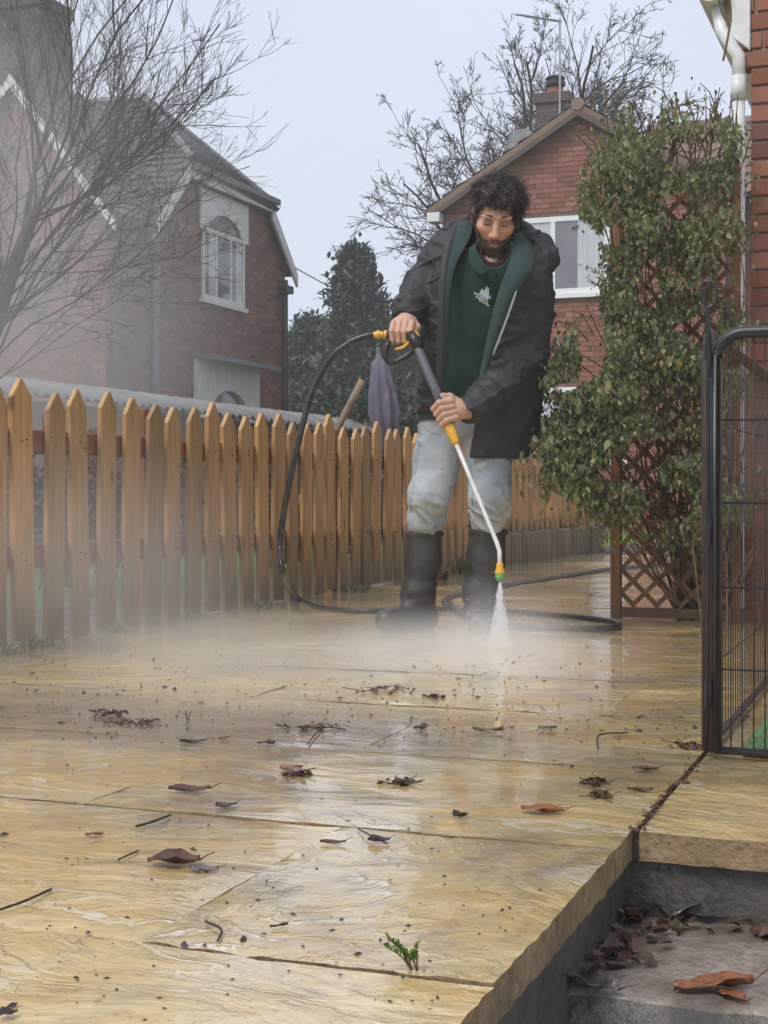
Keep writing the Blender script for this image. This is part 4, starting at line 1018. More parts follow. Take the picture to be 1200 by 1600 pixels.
# -- wellingtons, each its own mesh
def boot(shaft, rs, toe, heel, tw):
    def fn(p):
        d = chain(p, shaft, rs, .03)
        foot = chain(p, [heel, tuple((np.array(heel) * .45 + np.array(toe) * .55)), toe], [.048, .046, .042], .02)
        q = p.copy(); d = smin(d, foot, .035)
        z = p[:, 2]; ank = np.exp(-((z - .14) / .05) ** 2)
        d = d - .0022 * ank * np.sin(z * 105 + vnoise(p, (14, 14, 14), 2) * 6) - .004 * (ridge(p, (9, 9, 7), 4) - .5)
        d = d - .0045 * (np.abs(z - shaft[0][2] + .012) < .011)
        sole = chain(p, [heel, tuple((np.array(heel) * .45 + np.array(toe) * .55)), toe], [.052, .049, .047], .02)
        sole = np.maximum(sole, z - .024)
        d = np.minimum(np.maximum(d, .006 - z), np.maximum(sole, .002 - z))
        inner = chain(p, [tuple(np.array(shaft[0]) + np.array((0, 0, .05))), shaft[1]], [rs[0] - .006, rs[1] - .008], .02)
        d = np.maximum(d, z - shaft[0][2]); return np.maximum(d, -np.maximum(inner, shaft[1][2] - z))
    return fn
bR = boot([ML(664, 829, .01), ML(661, 875, .015), ML(654, 925, .015), ML(655, 960, .02)], [.068, .067, .061, .058], (mx(604), -.075, .046), (mx(664), .035, .046), .05)
v, f = sdf_mesh('boot', bR, (-.30, -.2, -.012), (.06, .16, .46), .005); wear('boot', v, f, 'rubber')
bL = boot([ML(763, 826, .0), ML(759, 875, .005), ML(750, 925, .0), ML(750, 960, .01)], [.070, .068, .061, .057], (mx(742), -.165, .046), (mx(750), .035, .046), .05)
v, f = sdf_mesh('boot', bL, (.02, -.27, -.012), (.28, .14, .46), .005); wear('boot', v, f, 'rubber')

# -- polo shirt
shirt_tab = [(mz(p), mx(x), y, w, d) for p, x, y, w, d in ((655, 722, .015, .166, .122), (640, 724, .01, .166, .122), (600, 726, -.01, .165, .124), (550, 730, -.03, .165, .122), (500, 738, -.06, .172, .120), (450, 750, -.09, .178, .113), (425, 758, -.105, .165, .100), (405, 766, -.115, .12, .085), (392, 770, -.12, .085, .078))]
def polo_raw(p): return loft(p, shirt_tab, 2.3)
def polo(p):
    d = polo_raw(p)
    w = p + np.stack([p[:, 2] * .5, 0 * p[:, 2], p[:, 0] * .25], 1)
    d = d - .011 * (ridge(w, (9, 5, 5), 21) - .5) - .005 * (ridge(p, (14, 10, 20), 22) - .5)
    return smax(d, -ell(p, ML(771, 388, -.20), (.062, .10, .068)), .006)
v, f = sdf_mesh('polo', polo, (-.16, -.30, .73), (.40, .12, 1.46), .0055); po = wear('polo_shirt', v, f, 'polo')
def vest(p): return np.maximum(loft(p, [(mz(440), mx(768), -.115, .085, .085), (mz(412), mx(770), -.125, .078, .082), (mz(395), mx(771), -.13, .068, .074)], 2), -ell(p, ML(772, 390, -.2), (.045, .07, .045)))
v, f = sdf_mesh('vest', vest, (.05, -.25, 1.26), (.34, .02, 1.46), .005); wear('vest_neck', v, f, 'maroon')
# front surface finder for flat pieces that lie on cloth
def front(px, py, fn, y0=-.45, lift=.004):
    ys = np.linspace(y0, .1, 400); pts = np.array([ML(px, py, y) for y in ys]); d = fn(pts); i = np.argmax(d < 0)
    return Vector(ML(px, py, ys[i] - lift)) if d[i] < 0 else Vector(ML(px, py, -.12))
def strip(name, A, B, m, parent=None, n=5, thick=.004, bulge=.0):
    """cloth strip between two pixel-guided edges given as 3D points"""
    vs = []; fs = []; N_ = len(A)
    for i in range(N_):
        for j in range(n + 1):
            t = j / n; q = Vector(A[i]).lerp(Vector(B[i]), t); q.y -= bulge * math.sin(math.pi * t); vs.append(q)
    for i in range(N_ - 1):
        for j in range(n): a = i * (n + 1) + j; fs.append((a, a + 1, a + n + 2, a + n + 1))
    me = mesh(name, vs, fs, True); o = put(name, me, M[m], parent or man)
    sm = o.modifiers.new('sub', 'SUBSURF'); sm.levels = sm.render_levels = 2
    s = o.modifiers.new('thick', 'SOLIDIFY'); s.thickness = thick; s.offset = 0
    return o
# polo collar wings and placket
strip('polo_collar', [ML(742, 383, -.21), ML(748, 398, -.228), ML(757, 412, -.236), ML(766, 424, -.236)], [ML(733, 388, -.19), ML(732, 405, -.215), ML(738, 422, -.226), ML(752, 430, -.232)], 'polo', po)
strip('polo_collar', [ML(799, 388, -.20), ML(796, 400, -.222), ML(786, 414, -.236), ML(774, 425, -.237)], [ML(806, 392, -.18), ML(806, 412, -.205), ML(800, 428, -.222), ML(786, 436, -.232)], 'polo', po)
strip('placket', [front(764, y, polo) for y in (428, 440, 452, 464, 474)], [front(775, y, polo) for y in (428, 440, 452, 464, 474)], 'polo', po, 2, .003)
# chest emblem: pale blue roofline over three slanting lines of lettering
k = Mat('emblem_thread', .8); k.col((.42, .55, .62, 1)); M['emb_blue'] = k.m
k = Mat('emblem_lettering', .8); k.col((.62, .64, .64, 1)); M['emb_white'] = k.m
def emb(pts, name, m):
    a = [front(x, y, polo, lift=.005) for x, y in pts]; put(name, mesh(name, a, [tuple(range(len(a)))]), M[m], po)
emb([(748, 459), (753, 451), (757, 454), (760, 447), (766, 452), (767, 466), (762, 467), (756, 463)], 'emblem', 'emb_blue')
rq = random.Random(5)
for r_, (x, y, L) in enumerate(((741, 456, 22), (744, 462, 20), (749, 468, 15))):
    t = 0.0
    while t < L:
        wd = rq.uniform(1.0, 2.4); x0 = x + t; y0 = y + t * .55
        emb([(x0, y0), (x0 + wd, y0 + wd * .55), (x0 + wd - .6, y0 + wd * .55 + 2.6), (x0 - .6, y0 + 2.6)], 'lettering', 'emb_white'); t += wd + rq.uniform(.6, 1.2)

# -- jacket
jack_tab = [(mz(p), mx(x), y, w, d) for p, x, y, w, d in ((722, 742, .035, .232, .150), (690, 744, .03, .236, .155), (640, 747, .02, .236, .160), (600, 751, .005, .238, .162), (550, 755, -.02, .240, .162), (500, 757, -.045, .236, .158), (450, 762, -.075, .226, .150), (420, 766, -.09, .205, .135), (400, 768, -.10, .180, .122), (380, 771, -.105, .135, .110), (362, 774, -.11, .108, .105))]
xl_p = ([340, 400, 450, 550, 645, 730], [735, 706, 694, 689, 686, 686]); xr_p = ([360, 395, 425, 450, 500, 550, 600, 640, 722], [838, 828, 818, 803, 786, 769, 753, 743, 730])
def sleeves(p):
    r = chain(p, [ML(712, 392, -.07), ML(693, 402, -.05), ML(661, 450, -.055), ML(640, 484, -.115), ML(635, 499, -.150)], [.080, .077, .067, .056, .050], .03)
    r = np.maximum(r, -(((p - np.array(ML(634, 502, -.16))) @ np.array(Vector((ML(645, 478, -.10)[0] - ML(634, 502, -.16)[0], .06, .05)).normalized()))))
    l = chain(p, [ML(806, 410, -.07), ML(822, 428, -.05), ML(829, 500, -.05), ML(822, 552, -.085), ML(775, 606, -.20), ML(736, 639, -.285)], [.078, .080, .074, .071, .061, .052], .03)
    n_ = np.array(Vector(ML(775, 606, -.20)) - Vector(ML(733, 641, -.29))); n_ /= np.linalg.norm(n_)
    l = np.maximum(l, -((p - np.array(ML(727, 645, -.30))) @ n_))
    return r, l
def folds(p, amp, seed):
    w1 = p + np.stack([p[:, 2] * .8, 0 * p[:, 2], -p[:, 0] * .5], 1)
    r1 = ridge(w1, (6, 5, 9), seed); r2 = ridge(p + .03 * r1[:, None], (14, 14, 11), seed + 1)
    cr = lambda q_, s_, sd: np.exp(-((vnoise(q_, s_, sd) - .5) / .055) ** 2)
    w2 = p + np.stack([-p[:, 2] * .7, 0 * p[:, 2], p[:, 0] * .6], 1)
    return amp * .55 * (cr(w1, (7, 6, 11), seed + 3) + .8 * cr(w2, (8, 7, 13), seed + 4) + .35 * cr(p, (20, 20, 17), seed + 5) - .5) + amp * .7 * (r1 ** 1.5 - .4) + amp * .35 * (r2 ** 3 - .25) + amp * .14 * (ridge(p, (30, 30, 24), seed + 2) ** 2 - .3)
def jacket_outer(p):
    z = p[:, 2]; body = loft(p, jack_tab, 2.4) - folds(p, .012, 31)
    r, l = sleeves(p)
    el = np.exp(-((z - mz(545)) / .11) ** 2)
    r = r - folds(p, .013, 41) - .004 * np.sin(z * 95 + vnoise(p, (9, 9, 9), 6) * 8) * np.exp(-((z - mz(470)) / .05) ** 2)
    s = (p @ np.array((.62, .45, .64)))
    l = l - folds(p, .015, 51) - .0055 * np.sin(s * 85 + vnoise(p, (8, 8, 8), 7) * 9) * np.exp(-((p[:, 0] - mx(765, -.2)) / .09) ** 2)
    for (c, rr_) in ((ML(635, 499, -.150), .058), (ML(737, 638, -.283), .061)): pass
    return body, r, l
def jacket(p):
    z = p[:, 2]; x = p[:, 0]; body, r, l = jacket_outer(p)
    py = HZ - (z - HC) * FPX / (MZ - .1); yc = np.interp(z, [t[0] for t in sorted(jack_tab)], [t[2] for t in sorted(jack_tab)])
    xl = (np.interp(py, *xl_p) - 690) * (MZ - .12) / FPX; xr2 = (np.interp(py, *xr_p) - 690) * (MZ - .12) / FPX
    shell = np.maximum(body, -(body + .016))
    gap = np.maximum(np.maximum(xl - x, x - xr2), p[:, 1] - yc - .02)
    shell = smax(shell, -gap, .006)
    hem = np.where(x < mx(712), mz(646), mz(717) + .012 * np.clip((x - mx(800)) / .1, 0, 1) ** 2) - z
    hem = np.where((x < mx(712)), mz(646) - z, mz(717) - z + .05 * np.clip((x - mx(815)) / .06, 0, 1) ** 2)
    shell = np.maximum(shell, hem); shell = np.maximum(shell, z - mz(366))
    arm = smin(r, l, .01)
    armshell = np.maximum(arm, -(body + .020))            # sleeves stop inside the body
    cut = np.maximum(gap, -(r + .0)) ; d = smin(shell, armshell, .018)
    return d
v, f = sdf_mesh('jacket', jacket, (-.26, -.42, .62), (.46, .20, 1.53), .0055); jk = wear('jacket', v, f, 'jacket')
# hood rolled behind the neck, and stand-up collar
def hood(p):
    d = chain(p, [ML(815, 362, -.06), ML(840, 385, -.10), ML(852, 408, -.12), ML(846, 425, -.15)], [.040, .046, .040, .026], .03)
    d = smin(d, chain(p, [ML(725, 350, -.08), ML(712, 362, -.08), ML(700, 376, -.09)], [.022, .030, .025], .03), .02)
    d = smin(d, chain(p, [ML(735, 352, .0), ML(775, 348, .06), ML(815, 362, .0)], [.04, .06, .045], .03), .03)
    return d - folds(p, .014, 71)
v, f = sdf_mesh('hood', hood, (-.02, -.28, 1.30), (.46, .18, 1.62), .006); wear('hood', v, f, 'jacket')
def line(pts, dy=None): return [ML(*p) for p in pts]
strip('lapel_lining', line([(738, 343, -.12), (739, 362, -.16), (728, 384, -.20), (712, 410, -.235), (702, 450, -.25), (698, 520, -.235), (696, 600, -.20), (694, 640, -.18)]),
      line([(708, 352, -.13), (697, 375, -.17), (692, 400, -.20), (690, 430, -.225), (686, 470, -.235), (686, 530, -.22), (686, 600, -.19), (685, 640, -.17)]), 'lining', jk, 5, .006, .012)
strip('lapel_lining', line([(803, 366, -.10), (802, 385, -.18), (798, 405, -.225), (790, 428, -.255), (779, 455, -.265), (768, 500, -.255), (757, 550, -.235), (748, 600, -.21)]),
      line([(822, 366, -.10), (834, 385, -.16), (836, 408, -.20), (826, 430, -.235), (807, 455, -.262), (789, 500, -.258), (772, 550, -.238), (755, 600, -.213)]), 'lining', jk, 5, .006, .016)
strip('lapel_edge', line([(708, 352, -.135), (697, 375, -.175), (691, 400, -.208), (688, 430, -.235), (685, 470, -.243), (684, 530, -.23), (684, 600, -.20), (683, 642, -.18)]),
      line([(722, 346, -.12), (709, 372, -.18), (701, 398, -.214), (696, 430, -.245), (694, 470, -.253), (693, 530, -.24), (692, 600, -.21), (691, 642, -.19)]), 'jacket', jk, 3, .009, .006)
k = Mat('zip_tape', .4, .6); k.col((.30, .31, .33, 1)); M['zip'] = k.m
strip('zip', line([(806, 452, -.272), (797, 478, -.272), (788, 504, -.268), (778, 530, -.260), (768, 556, -.25)]), line([(809, 453, -.272), (800, 480, -.272), (791, 506, -.268), (781, 532, -.260), (770, 558, -.25)]), 'zip', jk, 1, .004)
# elastic cuffs
for pts, r_ in (([ML(638, 487, -.12), ML(635, 496, -.145), ML(633, 500, -.155)], .054), ([ML(748, 630, -.26), ML(738, 637, -.28), ML(730, 643, -.295)], .050)):
    def cuff(p, pts=pts, r_=r_):
        d = chain(p, pts, [r_ + .004, r_, r_ - .006], .01); ax_ = np.array(pts[-1]) - np.array(pts[0]); ax_ /= np.linalg.norm(ax_); s = (p - np.array(pts[0])) @ ax_
        L_ = np.linalg.norm(np.array(pts[-1]) - np.array(pts[0])); d = d - .003 * np.sin(s * 330)
        return np.maximum(np.maximum(d, s - L_ - .004), -s - .02)
    c = np.array(pts[1]); v, f = sdf_mesh('cuff', cuff, c - .10, c + .10, .004); wear('cuff', v, f, 'jacket')

# -- hair: a mass of loose curls over the skull, beard and brows of short strands
k = Mat('dark_hair', .42, .5); k.col(k.ramp(k.rnd(), [(0, (.018, .014, .013, 1)), (.6, (.038, .030, .027, 1)), (.88, (.07, .058, .054, 1)), (1, (.17, .16, .155, 1))])); M['hair'] = k.m
k = Mat('beard_hair', .5, .4); k.col(k.ramp(k.rnd(), [(0, (.045, .028, .02, 1)), (.55, (.10, .062, .042, 1)), (.9, (.18, .12, .085, 1)), (1, (.30, .26, .23, 1))])); M['beard'] = k.m
def hair_base(p):
    q = hl(p); d = ell(q, (.006, -.022, .056), (.090, .102, .081)); d = smin(d, ell(q, (0, -.05, -.01), (.082, .075, .07)), .04)
    d = d - .020 * (vnoise(p, (26, 26, 26), 91) - .5) - .008 * (vnoise(p, (60, 60, 60), 92) - .5)
    face = np.maximum(np.maximum(.046 - q[:, 1], q[:, 2] - .056 - .02 * np.abs(q[:, 0]) / .07), -9)
    d = smax(d, -face, .012); ears = np.maximum(q[:, 2] + .012, .0 - q[:, 1] - .005); return smax(d, -ears, .01)
v, f = sdf_mesh('hair', hair_base, np.array(HO) - .2, np.array(HO) + .2, .0045)
hq = MB(); rg_ = random.Random(77)
q_ = hl(v); 
tri_n = np.random.RandomState(3).randint(0, len(v), 3000)
cen_h = np.array(hw_((0, -.03, .04)))
for i in tri_n:
    p = Vector(v[i]); out = (p - Vector(cen_h)).normalized(); fl = Vector((rg_.uniform(-1, 1), rg_.uniform(-1, 1), rg_.uniform(-1.2, .4))); ax_ = (out * rg_.uniform(.4, 1.2) + fl * .8).normalized()
    if q_[i][1] > .03 and q_[i][2] < .085: ax_ = (ax_ + Vector((0, -.3, -.6))).normalized()
    u = ax_.orthogonal().normalized(); w_ = ax_.cross(u); rad = rg_.uniform(.0040, .0090); turns = rg_.uniform(1.2, 2.4); L = rg_.uniform(.012, .034) if rg_.random() < .8 else rg_.uniform(.03, .05); ph = rg_.random() * 6.28; nseg = 13; pts = []
    for s in range(nseg):
        t = s / (nseg - 1); a = ph + turns * 6.283 * t; rr_ = rad * (1 - .35 * t)
        pts.append(p - out * .006 + ax_ * L * t + (u * math.cos(a) + w_ * math.sin(a)) * rr_)
    hq.tube(pts, [.0014 * (1 - .6 * s / nseg) for s in range(nseg)], 3, False)
ho = wear('hair', v, f, 'hair'); hs = put('curls', mesh('curls', hq.v, hq.f, True), M['hair'], ho)
bq = MB(); cand = np.where((bw > .35))[0]; rs_ = np.random.RandomState(4)
for i in rs_.choice(cand, min(len(cand), 2300)):
    p = Vector(V[i]); qv = Vector(ql[i]); out = (p - Vector(hw_((0, .01, -.06)))).normalized(); dn = Vector(hw_((0, 0, -1))) - Vector(hw_((0, 0, 0)))
    d = (out * .7 + dn * .55 + Vector((rg_.uniform(-.6, .6), rg_.uniform(-.6, .6), rg_.uniform(-.6, .6)))).normalized(); L = rg_.uniform(.006, .013) if qv.z < -.08 else rg_.uniform(.003, .007)
    sd_ = d.orthogonal().normalized() * L * rg_.uniform(-.5, .5)
    bq.tube([p - out * .001, p + d * L * .5 + sd_, p + d * L + sd_ * .3 + dn * L * .3], [.0010, .0008, .0004], 3, False)
put('beard', mesh('beard', bq.v, bq.f, True), M['beard'], man)
eb = MB()
for sgn in (-1, 1):
    for i in range(80):
        t = rg_.random(); x = sgn * (.012 + .040 * t); z = .0225 + .005 * math.sin(t * 2.6) - .005 * t + .004 * (1 - t) + rg_.uniform(-.0036, .0036); y = .0925 - .020 * t * t
        p = Vector(hw_((x, y - .002, z))); d = Vector(hw_((x + sgn * .008, y + .002, z + rg_.uniform(-.002, .004)))) - p
        eb.tube([p, p + d * .6, p + d], [.0008, .0007, .0003], 3, False)
put('eyebrows', mesh('eyebrows', eb.v, eb.f, True), M['beard'], man)

# ------------------------------------------------------------------ the washer's gun, lance and hose
def W3(px, py, y): return Matrix.Translation(M0) @ Matrix.Rotation(TH, 4, 'Z') @ Vector(ML(px, py, y))
def colmat(name, c, rough=.4, metal=0.0): return simple(name, c, rough, .15, 30, .08, .001, metal=metal)
M['wash_grey'] = colmat('grey_plastic', (.10, .105, .125, 1)); M['yellow'] = colmat('yellow_plastic', (.70, .38, .03, 1), .35); M['green_plastic'] = colmat('green_plastic', (.10, .38, .08, 1), .35)
M['lance'] = colmat('white_lance', (.62, .62, .60, 1), .3); M['brass'] = colmat('brass', (.60, .40, .12, 1), .35, .8)
gun = empty('pressure_washer_lance', W3(645, 540, -.26)); tag(gun, 'grey and yellow pressure washer gun with long white lance held in both hands', 'pressure washer')
ga, gb = W3(588, 523, -.205), W3(652, 524, -.235)
q = MB(); q.tube([ga.lerp(gb, t) for t in (.18, .4, .7, .95)], [.016, .019, .020, .019], 12); q.build('grip', M['black_plastic'], gun, True)
q = MB(); d_ = (gb - ga).normalized(); q.lathe(ga - d_ * .012, d_, [(0, .010), (.012, .012), (.014, .016), (.026, .016), (.028, .012), (.040, .012), (.042, .017), (.055, .017)], 14); q.build('hose_coupling', M['yellow'], gun)
q = MB(); kc = W3(646, 524, -.262); kd = -(Matrix.Rotation(TH, 4, 'Z') @ Vector((0, 1, 0))); q.lathe(kc - kd * .03, kd, [(0, .021), (.026, .021), (.031, .018)], 18); q.build('knob', M['yellow'], gun)
q = MB(); q.tube([W3(*a) for a in ((642, 520, -.245), (650, 535, -.255), (655, 548, -.262))], [.022, .021, .018], 12); q.build('body', M['black_plastic'], gun, True)
q = MB(); q.tube([W3(*a) for a in ((611, 528, -.235), (604, 541, -.24), (601, 556, -.245), (607, 566, -.25), (620, 565, -.252), (636, 556, -.257), (652, 541, -.26))], [.009, .010, .011, .011, .011, .011, .010], 10); q.build('trigger_guard', M['black_plastic'], gun, True)
q = MB(); q.tube([W3(*a) for a in ((640, 534, -.247), (630, 543, -.252), (618, 546, -.25))], [.007, .006, .005], 8); q.build('trigger', M['yellow'], gun, True)
la, lb = W3(653, 545, -.262), W3(704, 664, -.365)
q = MB(); q.tube([la.lerp(lb, t) for t in (0, .05, .5, 1)], [.016, .0175, .0165, .0155], 14); q.build('lance_sleeve', M['wash_grey'], gun, True)
dl = (lb - la).normalized(); sid = dl.cross(kd).normalized()
for i in range(13):                              # row of dark vent slots along the sleeve
    c_ = la.lerp(lb, .12 + .058 * i) + kd * .0158; q = MB(); q.beam(c_ - sid * .0045 - dl * .0025, c_ + sid * .0045 + dl * .0025, .004, .003, up=kd); q.build('vent_slot', M['black_plastic'], gun)
ya_, yb_ = W3(697, 655, -.352), W3(713, 694, -.388)
q = MB(); q.tube([ya_.lerp(yb_, t) for t in (0, .1, .5, .75, .95, 1)], [.0175, .019, .0185, .0165, .0145, .011], 14); q.build('front_grip', M['yellow'], gun, True)
tip0, tip1 = W3(778, 852, -.535), W3(781, 893, -.555)
bend = [yb_.lerp(tip0, t) for t in (0, .3, .6, .9)] + [yb_.lerp(tip0, .97), W3(780.5, 861, -.542), tip1]
q = MB(); q.tube(bend, .0078, 12); q.build('lance_tube', M['lance'], gun, True)
dn_ = (tip1 - W3(780.5, 861, -.542)).normalized()
q = MB(); q.lathe(tip1 - dn_ * .03, dn_, [(0, .008), (.004, .012), (.022, .0125), (.024, .016), (.036, .017), (.040, .015)], 14); q.build('nozzle_holder', M['yellow'], gun)
q = MB(); q.lathe(tip1 + dn_ * .0105, dn_, [(0, .0165), (.012, .0165), (.018, .012), (.022, .008)], 14); q.build('nozzle', M['green_plastic'], gun)
NOZ = tip1 + dn_ * .033
# hose: one continuous black rubber tube
def spline(pts, n=14):
    pts = [Vector(p) for p in pts]; out = []
    for i in range(len(pts) - 1):
        p0 = pts[max(i-1, 0)]; p1 = pts[i]; p2 = pts[i+1]; p3 = pts[min(i+2, len(pts)-1)]
        for s in range(n):
            t = s / n; out.append(.5 * ((2*p1) + (p2-p0)*t + (2*p0-5*p1+4*p2-p3)*t*t + (3*p1-p0-3*p2+p3)*t**3))
    return out + [pts[-1]]
k = Mat('hose_rubber', .35, .5); v = k.coord(); k.col(k.ramp(k.noise(v, 25, 4), [(.45, (.017, .017, .019, 1)), (.75, (.06, .055, .05, 1))])); M['hose'] = k.m
HR = .0115
hp = [ga - d_ * .01, W3(572, 525, -.20), W3(545, 536, -.19), W3(515, 562, -.18), W3(487, 615, -.17), W3(467, 690, -.16), W3(447, 780, -.14), W3(438, 850, -.1), W3(445, 905, -.04)]
gp = lambda x, y: G(x, y, HR)
hp += [gp(466, 934), gp(500, 948), gp(560, 954), gp(640, 953), gp(720, 951), gp(800, 955), gp(870, 961), gp(930, 967), gp(966, 974), gp(955, 981), gp(900, 982), gp(820, 979), gp(765, 972), gp(722, 958), gp(695, 944), gp(700, 934), gp(740, 923), gp(800, 912), gp(880, 900), gp(950, 889), gp(1040, 881), gp(1090, 878)]
q = MB(); sp_ = spline(hp, 12)
for i in range(110, len(sp_)):
    for j in range(0, i - 30):
        if (sp_[i].xy - sp_[j].xy).length < .022 and abs(sp_[i].z - sp_[j].z) < .02: sp_[i].z = max(sp_[i].z, sp_[j].z + .021)
q.tube(sp_, HR, 10); ho_ = q.build('hose', M['hose'], None, True); tag(ho_, 'black rubber pressure hose curling from the gun down and across the slabs', 'hose')
# ------------------------------------------------------------------ vegetation
def twig_mat(name, c0, c1, c2, rough=.8):
    k = Mat(name, rough, .3); v = k.coord((1, 1, 1), 'Position', False); f = k.noise(v, 6, 5, .65)
    k.col(k.ramp(f, [(.3, c0), (.5, c1), (.72, c2)])); k.bump(k.noise(v, 60, 3), .4, .004); return k.m
M['bark_grey'] = twig_mat('grey_bark', (.055, .046, .038, 1), (.095, .082, .066, 1), (.15, .138, .10, 1))
M['bark_dark'] = twig_mat('dark_bark', (.022, .018, .015, 1), (.045, .038, .031, 1), (.075, .066, .052, 1))
M['bark_red'] = twig_mat('red_stems', (.10, .022, .022, 1), (.17, .04, .035, 1), (.22, .08, .05, 1))
M['stem_brown'] = twig_mat('brown_stems', (.07, .042, .026, 1), (.13, .085, .05, 1), (.20, .15, .09, 1))
def leaf_mat(name, cols, rough=.45, trans=.25):
    k = Mat(name, rough, .45); c = k.ramp(k.rnd(), [(i / (len(cols) - 1), x) for i, x in enumerate(cols)])
    f = k.noise(k.coord((1, 1, 1), 'Position', False), 30, 3); c = k.mix(k.ramp(f, [(.45, 0.0), (.75, .4)]), c, tuple(x * .5 for x in cols[0][:3]) + (1,)); k.col(c)
    tr_ = k.n('BsdfTranslucent'); k.l(c, tr_.inputs[0]); mxs = k.n('MixShader'); mxs.inputs[0].default_value = trans
    out = k.t.nodes['Material Output']; k.l(k.b.outputs[0], mxs.inputs[1]); k.l(tr_.outputs[0], mxs.inputs[2]); k.l(mxs.outputs[0], out.inputs[0]); return k.m
M['leaf_climber'] = leaf_mat('climber_leaves', [(.075, .105, .046, 1), (.135, .17, .07, 1), (.20, .235, .10, 1), (.085, .115, .06, 1), (.23, .255, .10, 1), (.12, .15, .075, 1), (.34, .31, .13, 1), (.20, .15, .085, 1)])
M['leaf_dark'] = leaf_mat('dark_evergreen_leaves', [(.014, .030, .014, 1), (.026, .048, .02, 1), (.04, .066, .03, 1), (.02, .04, .02, 1)])
M['leaf_conifer'] = leaf_mat('conifer_needles', [(.045, .066, .05, 1), (.065, .09, .068, 1), (.09, .12, .09, 1)], .6, .1)
M['leaf_brown'] = leaf_mat('brown_hedge_leaves', [(.09, .05, .025, 1), (.15, .085, .04, 1), (.06, .06, .025, 1), (.20, .13, .07, 1)], .7)
class Tree:
    """branching limbs; kids gives the number of side shoots at each level"""
    def __init__(s, seed): s.r = random.Random(seed); s.q = MB()
    def grow(s, p, d, L, rad, lev, lift, wob, kids, shrink, minr, spread, seg=.16):
        r = s.r; n = max(3, min(14, int(L / seg) + 2)) if lev < 2 else (5 if lev == 2 else 4); pts = [p.copy()]; dirs = [d.copy()]; step = L / n
        for i in range(n):
            d = (d + Vector((r.gauss(0, wob), r.gauss(0, wob), r.gauss(0, wob))) * .6 + Vector((0, 0, lift)) * (step / max(L, .01)) * 1.6).normalized(); pts.append(pts[-1] + d * step); dirs.append(d.copy())
        tipr = max(minr * .8, rad * .3); rs = [max(minr * .8, rad + (tipr - rad) * i / n) for i in range(n + 1)]
        s.q.tube(pts, rs, (7, 5, 4, 3, 3, 3)[min(lev, 5)], False)
        if lev >= len(kids): return
        k = r.randint(*kids[lev])
        for c in range(k):
            t = r.uniform(.18, .97); i = min(n, max(1, int(round(t * n)))); b = dirs[i]; o = b.orthogonal().normalized(); a = r.random() * 6.283
            o = (o * math.cos(a) + b.cross(o) * math.sin(a)); nd = (b + o * r.uniform(.4, 1.1) * spread)
            s.grow(pts[i], nd.normalized(), L * shrink[lev] * r.uniform(.55, 1.2) * (1.2 - .6 * t), max(minr, rs[i] * r.uniform(.45, .68)), lev + 1, lift, wob * 1.15, kids, shrink, minr, spread, seg)
# -- bare tree rising behind the fence on the left
def left_tree():
    t = Tree(5)
    base = P(-70, 900, 8.6); base.z = 0.0; o = empty('bare_tree', base); tag(o, 'pale leafless tree with upswept twigs in front of the left house', 'tree')
    path = spline([base, P(-45, 640, 8.6), P(10, 450, 8.5), P(55, 330, 8.5)], 8); trunk = MB(); trunk.tube(path, [.075 - .045 * i / len(path) for i in range(len(path))], 10, False); trunk.build('trunk', M['bark_grey'], o, True)
    main = [(-120, -60, 8.4, .020), (-40, -220, 8.7, .020), (30, -260, 8.2, .020), (90, -240, 8.9, .020), (150, -220, 8.3, .020), (200, -180, 8.8, .020), (250, -150, 8.1, .019), (300, -120, 8.6, .019), (340, -70, 8.3, .018), (370, -30, 9.0, .018), (400, 30, 8.5, .016), (415, 100, 8.2, .016), (400, 180, 8.8, .015), (250, 40, 8.0, .015), (160, 40, 8.4, .015), (330, 70, 9.0, .015),
            (400, 260, 8.4, .011), (320, 240, 8.0, .011), (420, 360, 8.6, .009), (330, 380, 8.1, .008), (400, 460, 8.9, .008), (280, 470, 8.2, .007), (180, 330, 8.3, .009), (60, 120, 8.2, .013), (-40, 250, 8.0, .012), (200, 500, 7.9, .007), (440, 520, 9.2, .007)]
    for px, py, Z, r_ in main:
        start = path[t.r.randrange(len(path) // 3, len(path))] if py < 220 else path[t.r.randrange(len(path) // 4, len(path) * 3 // 4)]; v = P(px - 35, py, Z) - start; L = v.length; d = v.normalized(); low = py > 220; r_ *= .56
        d0 = (d + Vector((CT, ST, 0)) * .10 + Vector((0, 0, -.12 if not low else .24))).normalized()
        t.grow(start, d0, L * .97, r_, 0, .26 if not low else .05, .17, ((11, 14), (5, 7), (2, 3)) if not low else ((6, 8), (4, 5), (1, 2)), (.42, .44, .42), .0014, .85)
    t.q.build('crown', M['bark_grey'], o, True)
left_tree()
